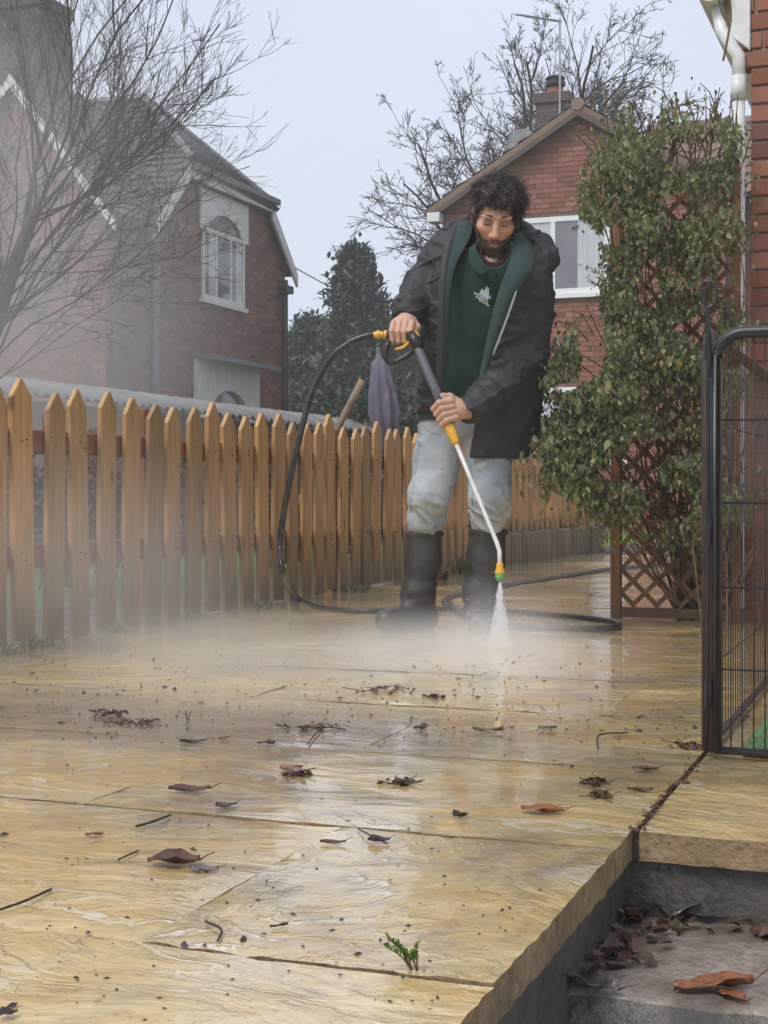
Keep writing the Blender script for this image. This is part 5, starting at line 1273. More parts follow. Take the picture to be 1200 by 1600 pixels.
# -- bare tree behind the gabled house
def right_tree():
    t = Tree(23)
    base = P(800, 700, 31); base.z = 0; o = empty('bare_tree', base); tag(o, 'dark leafless tree with a wide crown behind the gabled house', 'tree')
    trunk = MB(); top = base + Vector((0, 0, 4.2)); trunk.tube([base, base + Vector((.1, 0, 2)), top], [.32, .26, .22], 10, False); trunk.build('trunk', M['bark_dark'], o, True)
    for px, py, Z, r_ in ((680, 70, 31, .07), (640, 190, 30, .065), (720, 130, 32, .07), (770, 60, 30, .08), (850, 40, 31.5, .08), (920, 50, 30.5, .08), (985, 90, 32, .07), (1035, 150, 31, .07), (1060, 230, 31, .06), (605, 270, 31, .06), (620, 350, 30.6, .05), (690, 330, 30.5, .05), (800, 140, 32.5, .06), (730, 230, 32, .06)):
        v = P(px, py, Z) - top; t.grow(top + Vector((0, 0, t.r.uniform(-.8, 0))), (v.normalized() + Vector((0, 0, .05))).normalized(), v.length * .95, r_, 0, .10, .20, ((9, 11), (6, 8), (4, 5), (2, 3)), (.46, .52, .52, .5), .0062, 1.0, .5)
    t.q.build('crown', M['bark_dark'], o, True)
right_tree()
def leafcard(rr, w, h):
    """one pointed leaf folded along its midrib"""
    f = rr.uniform(.1, .35) * w; b = rr.uniform(-.3, .15) * h
    return [Vector((0, 0, 0)), Vector((-w*.42, h * .22, f * .8)), Vector((-w*.5, h * .5, f)), Vector((0, h * .45, 0)), Vector((w*.42, h * .22, f * .8)), Vector((w*.5, h * .5, f * .9)), Vector((0, h, b))], [(0, 3, 1), (1, 3, 2), (0, 4, 3), (4, 5, 3), (2, 3, 6), (3, 5, 6)]
def rotm(rr, tilt=1.0):
    return Matrix.Rotation(rr.random() * 6.283, 3, 'Z') @ Matrix.Rotation(rr.uniform(-1.2, 1.2) * tilt, 3, 'X') @ Matrix.Rotation(rr.uniform(-.8, .8), 3, 'Y')
def conifer(name, px, top_py, Z, half_px, base_py, label, seed, mat='leaf_conifer', n=5200, group=None):
    rr = random.Random(seed); b = P(px, base_py, Z); b.z = 0; tp = P(px, top_py, Z).z; R0 = half_px / FPX * Z
    o = empty(name, b); tag(o, label, 'tree', group); q = MB(); q.tube([b, b + Vector((0, 0, tp * .98))], [.16, .03], 8, False); q.build('trunk', M['bark_dark'], o, True)
    q = MB(); nb_ = 300
    per = n // nb_
    for i in range(nb_):
        h = rr.random() ** .8; z = .3 + (tp - .3) * h; L = R0 * (1 - h) ** .75 * rr.uniform(.65, 1.15) + .10; a = rr.random() * 6.283; d = Vector((math.cos(a), math.sin(a), rr.uniform(-.15, .3)))
        p0 = b + Vector((0, 0, z)); q.tube([p0, p0 + d * L * .5, p0 + d * L + Vector((0, 0, .05))], [.02, .012, .004], 3, False)
        for k in range(per):
            t = rr.uniform(.15, 1.05); c = p0 + d * L * t + Vector((rr.gauss(0, .14), rr.gauss(0, .14), rr.gauss(-.03, .10))); w = rr.uniform(.05, .10); vs, fs = leafcard(rr, w, w * 2.6); m = rotm(rr); q.add([m @ v_ + c for v_ in vs], fs)
    q.build('crown', M[mat], o)
conifer('conifer', 556, 393, 33, 110, 660, 'dusky pointed conifer standing beyond the gap between the houses', 3, n=18000)
conifer('conifer', 480, 500, 36, 85, 660, 'smaller grey-green conifer beside the corner of the left house', 4, n=9000)
conifer('conifer', 640, 470, 38, 80, 660, 'low dark conifer half hidden behind the man', 6, n=9000)
def shrub(name, c, rx, ry, rz_, label, mat, n, seed, leaf=.05, stems='stem_brown', group=None, ns=14, cat='shrub'):
    rr = random.Random(seed); b = Vector((c[0], c[1], 0)); o = empty(name, b); tag(o, label, cat, group)
    q = MB()
    for i in range(ns):
        a = rr.random() * 6.283; e = b + Vector((math.cos(a) * rx * rr.random(), math.sin(a) * ry * rr.random(), rz_ * rr.uniform(.6, 1.05))); m = b.lerp(e, .5) + Vector((rr.uniform(-.1, .1), rr.uniform(-.1, .1), .05)); q.tube([b + Vector((rr.uniform(-.1, .1) * rx, rr.uniform(-.3, .3) * ry, 0)), m, e], [.010, .007, .003], 4, False)
    q.build('stems', M[stems], o, True); q = MB()
    lumps = [(rr.uniform(-.6, .6) * rx, rr.uniform(-.6, .6) * ry, rr.uniform(.25, .85) * rz_, rr.uniform(.3, .5)) for _ in range(16)]
    for i in range(n):
        lx, ly, lz, lr = rr.choice(lumps); v = Vector((rr.gauss(0, 1), rr.gauss(0, 1), rr.gauss(0, 1))).normalized() * rr.uniform(.55, 1) ; p = b + Vector((lx + v.x * lr * rx, ly + v.y * lr * ry, max(.03, lz + v.z * lr * rz_ * .6)))
        w = leaf * rr.uniform(.6, 1.2); vs, fs = leafcard(rr, w, w * 1.7); m = rotm(rr); q.add([m @ v_ + p for v_ in vs], fs)
    tag(q.build('foliage', M[mat], o), kind='stuff')
shrub('hedge', (-12.6, 33, 0), 4.2, 1.0, 4.4, 'dark evergreen hedge at the far end of the gardens', 'leaf_dark', 8200, 11, .14, cat='hedge')
shrub('evergreen_shrub', (-9.2, 25.5, 0), 1.3, 1.6, 2.1, 'dark evergreen shrub by the corner of the left house', 'leaf_dark', 3200, 12, .09)
shrub('evergreen_shrub', (-6.2, 17.5, 0), 1.1, 1.6, 1.9, 'evergreen shrub between the garden wall and the gabled house', 'leaf_dark', 3200, 13, .07)
shrub('evergreen_shrub', (-8.0, 19.5, 0), .8, 1.0, 2.0, 'shaggy dark shrub below the door hood of the left house', 'leaf_dark', 2400, 14, .07)
hs_ = [(-5.2, 5.6), (-5.0, 7.0), (-5.3, 8.4), (-5.0, 10.0), (-5.2, 11.8), (-5.0, 13.6)]
wh = ['at the left end of the fence', 'second from the left behind the fence', 'third from the left behind the fence', 'behind the middle of the fence', 'behind the man\'s hose', 'farthest along behind the fence']
for i, (x, y) in enumerate(hs_):
    shrub('garden_shrub', (x + .5, y, 0), .42, .62, .95, 'rusty leaved shrub with thin red stems, ' + wh[i], 'leaf_brown', 900, 30 + i, .045, 'bark_red', 'red-stemmed shrubs behind the fence', 40)
# weeds at the fence foot
def tuft(name, p, label, n, h, seed, mat='leaf_climber', grp='weeds along the fence foot'):
    rr = random.Random(seed); q = MB()
    for i in range(n):
        a = rr.random() * 6.283; L = h * rr.uniform(.4, 1.1); s_ = Vector((rr.uniform(-.04, .04), rr.uniform(-.08, .08), 0)); d = Vector((math.cos(a) * .7, math.sin(a) * .7, 1)).normalized(); w = h * rr.uniform(.12, .3); vs, fs = leafcard(rr, w, L); m = Vector((0, 1, 0)).rotation_difference(d).to_matrix(); q.add([m @ v_ + p + s_ for v_ in vs], fs)
    o = q.build(name, M[mat], None, off=p); o.location = p; tag(o, label, 'weed', grp)
for i, (px, py, lab) in enumerate(((60, 1012, 'leafy weed tuft at the foot of the first pickets'), (18, 1022, 'small weed at the bottom left of the fence'), (425, 952, 'weed tuft beside the hose at the fence foot'), (560, 925, 'weed at the fence foot left of the boots'), (700, 905, 'weeds at the fence foot behind the boots'), (715, 895, 'tall weed between the boots and the fence'), (300, 965, 'thin weed at the fence foot in the mist'), (160, 985, 'weed sprouting below the fourth picket'))):
    p = G(px, py); p.x = max(FX + .03, min(p.x, FX + .12)); p.z = -.01; tuft('weed', p, lab, 26 if i not in (4, 5) else 46, .07 if i not in (4, 5) else .15, 60 + i)

# ------------------------------------------------------------------ climber over the trellis
def climber():
    rr = random.Random(9); o = empty('climbing_plant', (-.95, 6.0, 0)); tag(o, 'tangled green climber with yellowing leaves smothering the trellis', 'climbing plant'); q = MB(); tips = []
    base = [Vector((rr.uniform(-1.0, -.74), rr.uniform(6.12, 6.26), .0)) for _ in range(22)]
    outline = [(940, 200), (985, 160), (1060, 150), (1120, 165), (1160, 180), (1165, 500), (1165, 800), (1100, 850), (1000, 850), (940, 810), (880, 770), (842, 710), (845, 600), (890, 515), (950, 430), (935, 360), (905, 330), (905, 260)]
    def inside(x, y):
        c = False; n = len(outline)
        for i in range(n):
            (x1, y1), (x2, y2) = outline[i], outline[i - 1]
            if (y1 > y) != (y2 > y) and x < (x2 - x1) * (y - y1) / (y2 - y1) + x1: c = not c
        return c
    def pt(): 
        while True:
            x, y = rr.uniform(835, 1170), rr.uniform(145, 870)
            if inside(x, y): return x, y
    for i in range(95):
        b = rr.choice(base); x, y = pt(); e = P(x, y, rr.uniform(5.45, 6.0)); m1 = b.lerp(e, .35) + Vector((rr.uniform(-.12, .12), rr.uniform(-.02, .08), .1)); m2 = b.lerp(e, .7) + Vector((rr.uniform(-.12, .12), rr.uniform(-.12, .05), .12)); r0 = rr.uniform(.002, .0055)
        sp = spline([b, m1, m2, e], 5); q.tube(sp, [r0 * (1 - .6 * k_ / len(sp)) for k_ in range(len(sp))], 4, False); tips += sp[4:]
    for i in range(46):                                     # loose leafy shoots breaking the outline
        k_ = rr.randrange(len(outline)); x0, y0 = outline[k_]; x1, y1 = outline[k_ - 1]; t = rr.random(); x = x0 + (x1 - x0) * t; y = y0 + (y1 - y0) * t
        if x > 1120 or y > 800: continue
        Z = rr.uniform(5.5, 5.9); a = P(x + 25, y + 25, Z); b = P(x - rr.uniform(0, 28), y - rr.uniform(-12, 34), Z); m = a.lerp(b, .5) + Vector((0, 0, .03)); q.tube([a, m, b], [.0028, .0022, .0014], 4, False); tips += [a.lerp(m, .5), m, m.lerp(b, .5), b, m, b, m.lerp(b, .8)]
    for i in range(64):                                     # bare shoots above the top
        x = rr.uniform(930, 1165); a = P(x, rr.uniform(210, 320), 5.9); b = P(x + rr.uniform(-35, 40), rr.uniform(135, 215), 5.9); q.tube([a, a.lerp(b, .5) + Vector((rr.uniform(-.03, .03), 0, .02)), b], [.004, .003, .0018], 4, False); tips += [a.lerp(b, t) for t in (.2, .5, .8)]
    for i in range(8):                                     # dead stems at the foot
        b = Vector((rr.uniform(-1.2, -.5), rr.uniform(5.3, 6.0), 0)); b.x = max(b.x, -.8); e = b + Vector((rr.uniform(-.1, .3), rr.uniform(-.1, .1), rr.uniform(.3, .8))); q.tube([b, b.lerp(e, .5) + Vector((rr.uniform(-.06, .06), 0, .05)), e], [.005, .004, .002], 4, False)
    q.build('stems', M['stem_brown'], o, True)
    leaves = []
    def vn(x, y): return float(vnoise(np.array([[x / 46., y / 46., .3]]), (1, 1, 1), 17)[0])
    clumps = [(*pt(), rr.uniform(5.45, 5.95), rr.uniform(18, 42)) for _ in range(130)]
    clumps += [(rr.uniform(850, 1000), rr.uniform(540, 760), rr.uniform(5.35, 5.8), rr.uniform(20, 40)) for _ in range(80)]
    clumps += [(rr.uniform(930, 1150), rr.uniform(690, 835), rr.uniform(5.5, 5.95), rr.uniform(20, 36)) for _ in range(75)]
    clumps += [(rr.uniform(905, 1000), rr.uniform(230, 420), rr.uniform(5.6, 5.9), rr.uniform(14, 30)) for _ in range(26)]
    clumps += [(rr.uniform(950, 1160), rr.uniform(200, 560), rr.uniform(5.7, 5.98), rr.uniform(18, 36)) for _ in range(70)]
    for (cx, cy_, Z, sz) in clumps:
        dens = 1.0 if cy_ > 500 else .75
        if cx > 1000 and 560 < cy_ < 760: dens *= .85
        for k_ in range(int(125 * dens * sz / 30)):
            x = cx + rr.gauss(0, sz * .62); y = cy_ + rr.gauss(0, sz * .55)
            if not inside(x, y) and (rr.random() < .72 or x < 935 and y < 480): continue
            if vn(x, y) < (.41 if y < 480 else .34): continue
            leaves.append((P(x, y, Z + rr.gauss(0, .07)), rr.uniform(.007, .017) * (1.6 if rr.random() < .15 else 1)))
    for t_ in tips:
        if rr.random() < .7: leaves.append((t_ + Vector((rr.gauss(0, .02), rr.gauss(0, .02), rr.gauss(0, .02))), rr.uniform(.008, .017)))
    leaves.sort(key=lambda l: -(l[1] / max(4, (l[0] - Vector((0, 0, .5))).length) ** 1.0) + .002 * l[0].y)
    var = []
    for s_ in range(6):
        vs, fs = leafcard(random.Random(s_), 1.0, 1.75); me = mesh('leaf', vs, fs); me.materials.append(M['leaf_climber']); var.append(me)
    def orient(rr): return Matrix.Rotation(rr.random() * 6.283, 3, 'Z') @ Matrix.Rotation(rr.uniform(-2.4, -.5), 3, 'X') @ Matrix.Rotation(rr.uniform(-.7, .7), 3, 'Y')
    off = Vector((-.95, 6.0, 0))
    for p, w in leaves[:300]: put('leaf', rr.choice(var), None, o, p - off, orient(rr).to_euler(), (w, w, w))
    q = MB()
    for p, w in leaves[300:]:
        vs, fs = leafcard(rr, w, w * rr.uniform(1.4, 2.0)); m = orient(rr); q.add([m @ v_ + p for v_ in vs], fs)
    tag(q.build('foliage', M['leaf_climber'], o), kind='stuff'); return len(leaves)
print('climber leaves', climber())
q = MB(); a = P(1128, 0, 5.9); q.tube(spline([P(1135, -30, 5.85), P(1142, 20, 5.85), P(1138, 55, 5.85), P(1130, 95, 5.85)], 6), .005, 5); q.tube(spline([P(1120, -20, 5.85), P(1128, 20, 5.85), P(1141, 40, 5.85)], 6), .004, 5)
tag(q.build('dead_stem', M['stem_brown']), 'brown dead stems hanging from the white gutter', 'dead stem')

# ------------------------------------------------------------------ parasol and pole beyond the fence
UZ = 9.6; ub = P(604, 690, UZ); ut = P(592, 562, UZ)
um = empty('folded_parasol', (ub.x, ub.y, 0)); tag(um, 'folded grey-purple parasol standing behind the fence by the man', 'parasol')
M['parasol'] = simple('parasol_cloth', (.20, .17, .24, 1), .85, .25, 9, .4, .004)
q = MB(); ft = Vector((ub.x + .03, ub.y, 0)); q.tube([ft, ub, ut], [.018, .016, .012], 8); q.build('pole', M['lead'], um, True)
vs = []; fs = []; n = 40; rows = [(0, .028), (.05, .05), (.2, .062), (.4, .080), (.6, .085), (.8, .066), (.92, .045), (1.0, .032)]
for t, r_ in rows:
    c = ut.lerp(ub + Vector((.015, 0, -.05)), t)
    for k_ in range(n):
        a = 6.283 * k_ / n; rr_ = r_ * (1 + .34 * math.sin(a * 7 + t * 2.5) * (0.3 + t)); vs.append(c + Vector((math.cos(a) * rr_, math.sin(a) * rr_, .03 * math.sin(a * 7) * (t > .95))))
for i in range(len(rows) - 1):
    for k_ in range(n): k2 = (k_ + 1) % n; fs.append((i*n+k_, i*n+k2, (i+1)*n+k2, (i+1)*n+k_))
q = MB(); q.add(vs, fs); q.build('canopy', M['parasol'], um, True)
q = MB(); q.lathe(ut, (ut - ub), [(-.02, .03), (0, .03), (.02, .02), (.05, .014), (.07, .016), (.08, .008)], 10); q.build('finial', M['lead'], um, True)
pz = 8.9; pa, pb = P(566, 594, pz), P(524, 676, pz); dirp = (pb - pa).normalized()
M['pole_wood'] = simple('grey_pole_wood', (.30, .22, .15, 1), .7, .25, 12, .3)
q = MB(); q.tube([pa, pa.lerp(pb, .5), pb, pb + dirp * 1.15], .022, 10); tag(q.build('leaning_pole', M['pole_wood'], None, True), 'pale round wooden pole leaning behind the fence left of the parasol', 'pole')
q = MB(); q.tube([P(455, 415, 26), P(500, 440, 27), P(560, 470, 30)], .012, 4); tag(q.build('overhead_cable', M['black_plastic']), 'thin overhead cable running from the left house', 'cable')
# ------------------------------------------------------------------ fallen leaves, twigs, weeds on the slabs
def dead_mat(name, cols, rough=.35):
    k = Mat(name, rough, .5); c = k.ramp(k.rnd(), [(i / (len(cols) - 1), x) for i, x in enumerate(cols)]); v = k.coord()
    c = k.mix(k.ramp(k.noise(v, 50, 4, .6), [(.4, 0.0), (.7, .7)]), c, (.03, .018, .012, 1)); k.col(c); k.bump(k.noise(v, 90, 3), .5, .002); return k.m
M['dead_brown'] = dead_mat('wet_brown_leaf', [(.075, .032, .018, 1), (.11, .048, .022, 1), (.06, .03, .02, 1)])
M['dead_rust'] = dead_mat('rust_leaf', [(.20, .065, .02, 1), (.26, .09, .03, 1)])
M['dead_black'] = dead_mat('blackened_leaf', [(.028, .018, .015, 1), (.04, .026, .02, 1)])
M['dead_tan'] = dead_mat('tan_leaf', [(.22, .13, .06, 1), (.16, .10, .05, 1)])
M['dead_grey'] = dead_mat('silvery_wet_leaf', [(.16, .14, .13, 1), (.11, .095, .09, 1)], .2)
def dead_leaf(px, py, wpx, m, label, z=0.0, rot=None, curl=.5, seed=0, aspect=.5, stalk=True, cat='leaf', group=None):
    rr = random.Random(seed * 7 + int(px) * 13 + int(py)); c = G(px, py, z); Z = FPX * (HC - z) / (py - HZ); L = wpx / FPX * Z; w = L * aspect; n, mm = 12, 6; vs = []; fs = []
    tw = rr.uniform(-.5, .5); c1 = curl * rr.uniform(.6, 1.2); c2 = curl * rr.uniform(.3, 1.0)
    for i in range(n + 1):
        t = i / n; x = (t - .5) * L; hw2 = w / 2 * (math.sin(math.pi * min(1, t * 1.02) ** .8) ** .75 if 0 < t < 1 else 0.02)
        for j in range(mm + 1):
            s_ = j / mm * 2 - 1; yy = s_ * hw2 * (1 + .18 * math.sin(t * 19 + seed) * abs(s_))
            zz = c1 * abs(s_) ** 1.6 * hw2 * (1.0 + .5 * math.sin(3 * t + seed)) + c2 * L * .35 * (2 * t - 1) ** 2 * .6 + rr.uniform(-.01, .01) * L + .045 * L * math.sin(s_ * 3 + t * 6 + seed)
            a = tw * (t - .5); vs.append((x, yy * math.cos(a) - zz * math.sin(a) * .2, zz + yy * math.sin(a)))
    for i in range(n):
        for j in range(mm): a = i * (mm + 1) + j; fs.append((a, a + mm + 1, a + mm + 2, a + 1))
    lo = min(v[2] for v in vs); vs = [(x, y, zz - lo + .001) for x, y, zz in vs]; q = MB(); q.v = [Vector(v) for v in vs]; q.f = fs
    me = mesh('fallen_leaf', q.v, q.f, True); o = put('fallen_leaf', me, M[m], None, (c.x, c.y, z + .002), (0, 0, (TH + rr.uniform(-.5, .5)) if rot is None else TH + rot))
    sd_ = o.modifiers.new('thick', 'SOLIDIFY'); sd_.thickness = .0008; sd_.offset = 0
    if stalk:
        q = MB(); q.tube([Vector((L * .48, 0, .003 - lo * .3)), Vector((L * .62, L * .04, .006 + L * .05)), Vector((L * .78, L * .10, .004 + L * .12))], [L * .018, L * .014, L * .010], 4); put('stalk', mesh('stalk', q.v, q.f, True), M[m], o)
    return tag(o, label, cat, group)
T_ = -.134
for i, (px, py, wpx, m, z, rot, curl, asp, lab) in enumerate((
    (272, 1353, 78, 'dead_brown', 0, .2, .7, .75, 'large curled maroon-brown leaf in the left foreground'),
    (318, 1363, 44, 'dead_grey', 0, -.2, .3, .5, 'dull grey leaf scrap right of the large maroon leaf'),
    (296, 1238, 62, 'dead_brown', 0, .05, .5, .4, 'long dark brown leaf with an upright stalk, left of centre'),
    (353, 1262, 32, 'dead_black', 0, .4, .9, .8, 'small blackish cupped leaf touching the slab joint'),
    (455, 1203, 34, 'dead_rust', 0, .3, .5, .7, 'small rust-orange leaf in the middle of the patio'),
    (147, 1308, 26, 'dead_rust', 0, .2, .5, .6, 'tiny rust leaf on the left near the slab joint'),
    (848, 1272, 64, 'dead_rust', 0, -.15, .8, .55, 'curled rust-brown leaf near the step edge'),
    (720, 1279, 28, 'dead_black', 0, .7, 1.0, .8, 'crumpled black leaf right of centre'),
    (592, 1317, 34, 'dead_black', 0, .2, 1.0, .7, 'dark cupped leaf with its stalk to the left'),
    (520, 1320, 38, 'dead_brown', 0, -.05, .3, .35, 'flat brown leaf left of the dark cupped leaf'),
    (762, 1144, 46, 'dead_tan', 0, -.25, .7, .4, 'tan rolled leaf on the far wet slabs'),
    (856, 1140, 28, 'dead_grey', 0, .2, .5, .6, 'greyish leaf right of the tan rolled leaf'),
    (656, 1141, 20, 'dead_black', 0, .3, .6, .7, 'small black leaf in the middle distance'),
    (1008, 1206, 40, 'dead_brown', 0, .05, .4, .4, 'brown leaf near the joint beside the pet pen'),
    (1000, 1238, 38, 'dead_brown', 0, -.1, .4, .4, 'dull brown leaf just above the corner of the step'),
    (300, 1162, 36, 'dead_black', 0, .1, .6, .5, 'dark leaf in the debris line at left'),
    (350, 1156, 18, 'dead_rust', 0, .6, .6, .7, 'small russet leaf in the debris line'),
    (416, 1164, 26, 'dead_brown', 0, .1, .6, .7, 'brown leaf at the right end of the debris line'),
    (436, 1451, 30, 'dead_black', 0, .5, .3, .25, 'thin blackened leaf curl in the near foreground'),
    (12, 1590, 30, 'dead_black', 0, .6, .8, .8, 'black leaf at the bottom left corner'),
    (1060, 1432, 74, 'dead_grey', T_, 1.2, .9, .7, 'upright silvery shrivelled leaf in the corner of the step'),
    (1120, 1436, 92, 'dead_grey', T_, .1, .8, .5, 'broad silvery wet leaf lying at the back of the step'),
    (1000, 1425, 60, 'dead_brown', T_, .9, .8, .7, 'brown leaf leaning in the back corner of the step'),
    (1095, 1415, 80, 'dead_brown', T_, -.2, .6, .6, 'dark brown leaf tucked behind the silvery leaves'),
    (1115, 1548, 104, 'dead_rust', T_, .25, .6, .35, 'bright rust-orange leaf on the concrete step'),
    (1145, 1562, 46, 'dead_rust', T_, -.9, .5, .5, 'torn rust piece beside the bright rust leaf'),
    (915, 1546, 84, 'dead_grey', T_, -.5, .9, .6, 'crumpled wet leaf at the left end of the step'),
    (968, 1512, 34, 'dead_black', T_, .2, .4, .4, 'small dark leaf scrap on the step'),
    (905, 1520, 60, 'dead_black', T_, 1.3, .7, .4, 'narrow dark leaf stuck against the wall below the patio edge'))):
    dead_leaf(px, py, wpx * (1.05 if z == 0 else 1.3), m, lab, z, rot, curl * .5, i + 1, asp)
# muddy clump and twigs
DQ = MB(); DJ = MB()
def clump(px, py, wpx, label, seed, n=34):
    rr = random.Random(seed); c = G(px, py); Z = FPX * HC / (py - HZ); L = wpx / FPX * Z; q = DQ
    for i in range(n):
        p = c + Matrix.Rotation(TH, 3, 'Z') @ Vector((rr.gauss(0, L * .28), rr.gauss(0, L * .22), rr.uniform(0, .005))); w = rr.uniform(.004, .014); vs, fs = leafcard(rr, w, w * 1.5); m = rotm(rr, .3); q.add([m @ v_ + p + Vector((0, 0, .002)) for v_ in vs], fs)
        if i % 4 == 0: q.tube([p, p + Vector((rr.uniform(-.04, .04), rr.uniform(-.04, .04), rr.uniform(0, .01)))], .0012, 3)
for i, a in enumerate(((600, 1081, 80, 'dark clump of washed debris below the boots'), (680, 1090, 34, 'small dark clump right of the larger debris clump'), (170, 1118, 60, 'black debris clump at the left of the wet patch'), (220, 1130, 50, 'debris clump left of the small green sprig'), (480, 1140, 60, 'loose dark debris in the middle of the patio'), (625, 1225, 40, 'small twiggy debris heap on the glossy slabs'), (470, 1212, 28, 'twiggy bits beside the rust-orange leaf'), (1075, 1168, 60, 'flattened debris by the foot of the pet pen'), (930, 1225, 30, 'grey debris star on the right slabs'), (935, 1246, 30, 'second grey debris star on the right slabs'))):
    clump(*a, 80 + i)
tag(DQ.build('washed_debris', M['dead_brown']), 'dark shreds of washed-up leaf debris lying in loose patches on the slabs', kind='stuff')
def twig(pts, r_, label):
    q = MB(); w = [G(x, y, .003 + h) for x, y, h in pts]; q.tube(spline(w, 4), r_, 5); c = w[0].copy(); o = q.build('twig', M['bark_dark'], None, True, off=c); o.location = c; tag(o, label, 'twig', 'twigs on the patio')
twig([(212, 1291, 0), (240, 1283, .004), (266, 1273, 0)], .0022, 'dark twig lying below the slab joint at left')
twig([(184, 1343, 0), (200, 1336, .003), (216, 1329, 0)], .0014, 'thin straight twig above the large maroon leaf')
twig([(480, 1163, 0), (505, 1137, .002), (540, 1140, 0)], .0016, 'thin twig in the far debris')
twig([(0, 1421, 0), (40, 1407, .003), (80, 1389, 0)], .0018, 'thin twig running along the joint at the left edge')
twig([(934, 1170, 0), (937, 1148, .010), (980, 1145, 0)], .0018, 'bent pale straw near the pet pen')
twig([(340, 1470, 0), (346, 1452, .002), (322, 1440, 0)], .0014, 'hooked root thread in the near foreground')
twig([(560, 1295, 0), (575, 1303, .004), (605, 1318, 0)], .0012, 'fine stalk beside the dark cupped leaf')
# crumbs of soil and shredded leaf, too many to count
q = MB(); rr = random.Random(4)
for i in range(1000):
    if rr.random() < .62: px, py = rr.uniform(-20, 1090), 1000 + 160 * rr.random() ** 1.0 + rr.gauss(0, 14)
    else: px, py = rr.uniform(-20, 1080), rr.uniform(1010, 1640)
    if py < 985: continue
    p = G(px, py)
    if p.x > EX - .01 and p.y < 2.3: continue
    if p.x < FX + .05: continue
    w = rr.uniform(.0006, .0024) * (2.0 if rr.random() < .06 else 1) * (1.5 if py < 1180 else 1); a = rr.random() * 6.283; u = Vector((math.cos(a), math.sin(a), 0)); v_ = Vector((-u.y, u.x, 0)); e = rr.uniform(1, 2.6)
    q.add([p - u * w * e + Vector((0, 0, .001)), p - v_ * w + Vector((0, 0, .001)), p + u * w * e + Vector((0, 0, .001)), p + v_ * w + Vector((0, 0, .001)), p + Vector((0, 0, .001 + w * rr.uniform(.4, 1.4)))], [(0, 1, 4), (1, 2, 4), (2, 3, 4), (3, 0, 4)])
tag(q.build('soil_crumbs', M['dead_black']), 'scattered crumbs of soil and leaf shreds on the wet patio', kind='stuff')
for i in range(90):                                     # leaf shreds packed into the joint above the step
    p = Vector((EX + .005 + rr.gauss(0, .006), 2.25 + rr.random() ** 1.5 * .62, -.002 + rr.uniform(0, .006))); w = rr.uniform(.004, .011); vs, fs = leafcard(rr, w, w * 1.6); m = rotm(rr, .3); DJ.add([m @ v__ + p for v__ in vs], fs)
tag(DJ.build('joint_shreds', M['dead_brown']), 'leaf shreds packed into the joint above the step', kind='stuff')
# leaf mush along the foot of the patio wall
q = MB()
for i in range(130):
    y = rr.uniform(1.62, 2.26); z = T_ if y > 1.92 else -.29; p = Vector((EX - .012 + abs(rr.gauss(0, .03)), y, z + .004 + rr.uniform(0, .012))); w = rr.uniform(.008, .026); vs, fs = leafcard(rr, w, w * 1.5); m = rotm(rr, .5); q.add([m @ v__ + p for v__ in vs], fs)
for i in range(70):
    x = rr.uniform(EX, .4); p = Vector((x, 2.25 - abs(rr.gauss(0, .025)), T_ + .004 + rr.uniform(0, .012))); w = rr.uniform(.008, .026); vs, fs = leafcard(rr, w, w * 1.5); m = rotm(rr, .5); q.add([m @ v__ + p for v__ in vs], fs)
tag(q.build('leaf_mush', M['dead_brown']), 'rotting leaf mush along the foot of the step walls', kind='stuff')
# seedlings
def sprig(px, py, z, hpx, n, label, seed):
    rr = random.Random(seed); p = G(px, py, z); Z = FPX * (HC - z) / (py - HZ); h = hpx / FPX * Z; o = empty('seedling', p); tag(o, label, 'seedling'); q = MB(); lf = MB()
    for i in range(n):
        a = Matrix.Rotation(TH, 3, 'Z') @ Vector((rr.uniform(-1.0, .5), rr.uniform(-.4, .4), 0)); e = p + a * h * 1.0 + Vector((0, 0, h * rr.uniform(.55, 1.0))); m = p.lerp(e, .5) + Vector((0, 0, h * .12)); q.tube([p + Vector((rr.uniform(-.003, .003), 0, -.004)), m, e], [.0011, .0009, .0006], 5)
        for k_ in range(9):
            t = .35 + .65 * k_ / 8; c = (p.lerp(m, t * 2) if t < .5 else m.lerp(e, t * 2 - 1)); w = h * rr.uniform(.10, .17); vs, fs = leafcard(rr, w, w * 1.3); r3 = Matrix.Rotation(rr.random() * 6.283, 3, 'Z') @ Matrix.Rotation(rr.uniform(.2, 1.3), 3, 'X'); lf.add([r3 @ v__ + c for v__ in vs], fs)
    q.build('stem', M['stem_brown'], o, True); lf.build('leaves', M['leaf_seed'], o)
M['leaf_seed'] = leaf_mat('seedling_leaves', [(.10, .20, .03, 1), (.15, .27, .045, 1), (.08, .15, .03, 1)])
sprig(650, 1520, -.003, 56, 6, 'small green seedling growing in the nearest slab joint', 1)
sprig(1062, 1462, T_, 26, 4, 'tiny green sprig among the leaves on the step', 2)
sprig(294, 1124, 0, 14, 3, 'tiny green sprig on the far debris line', 3)
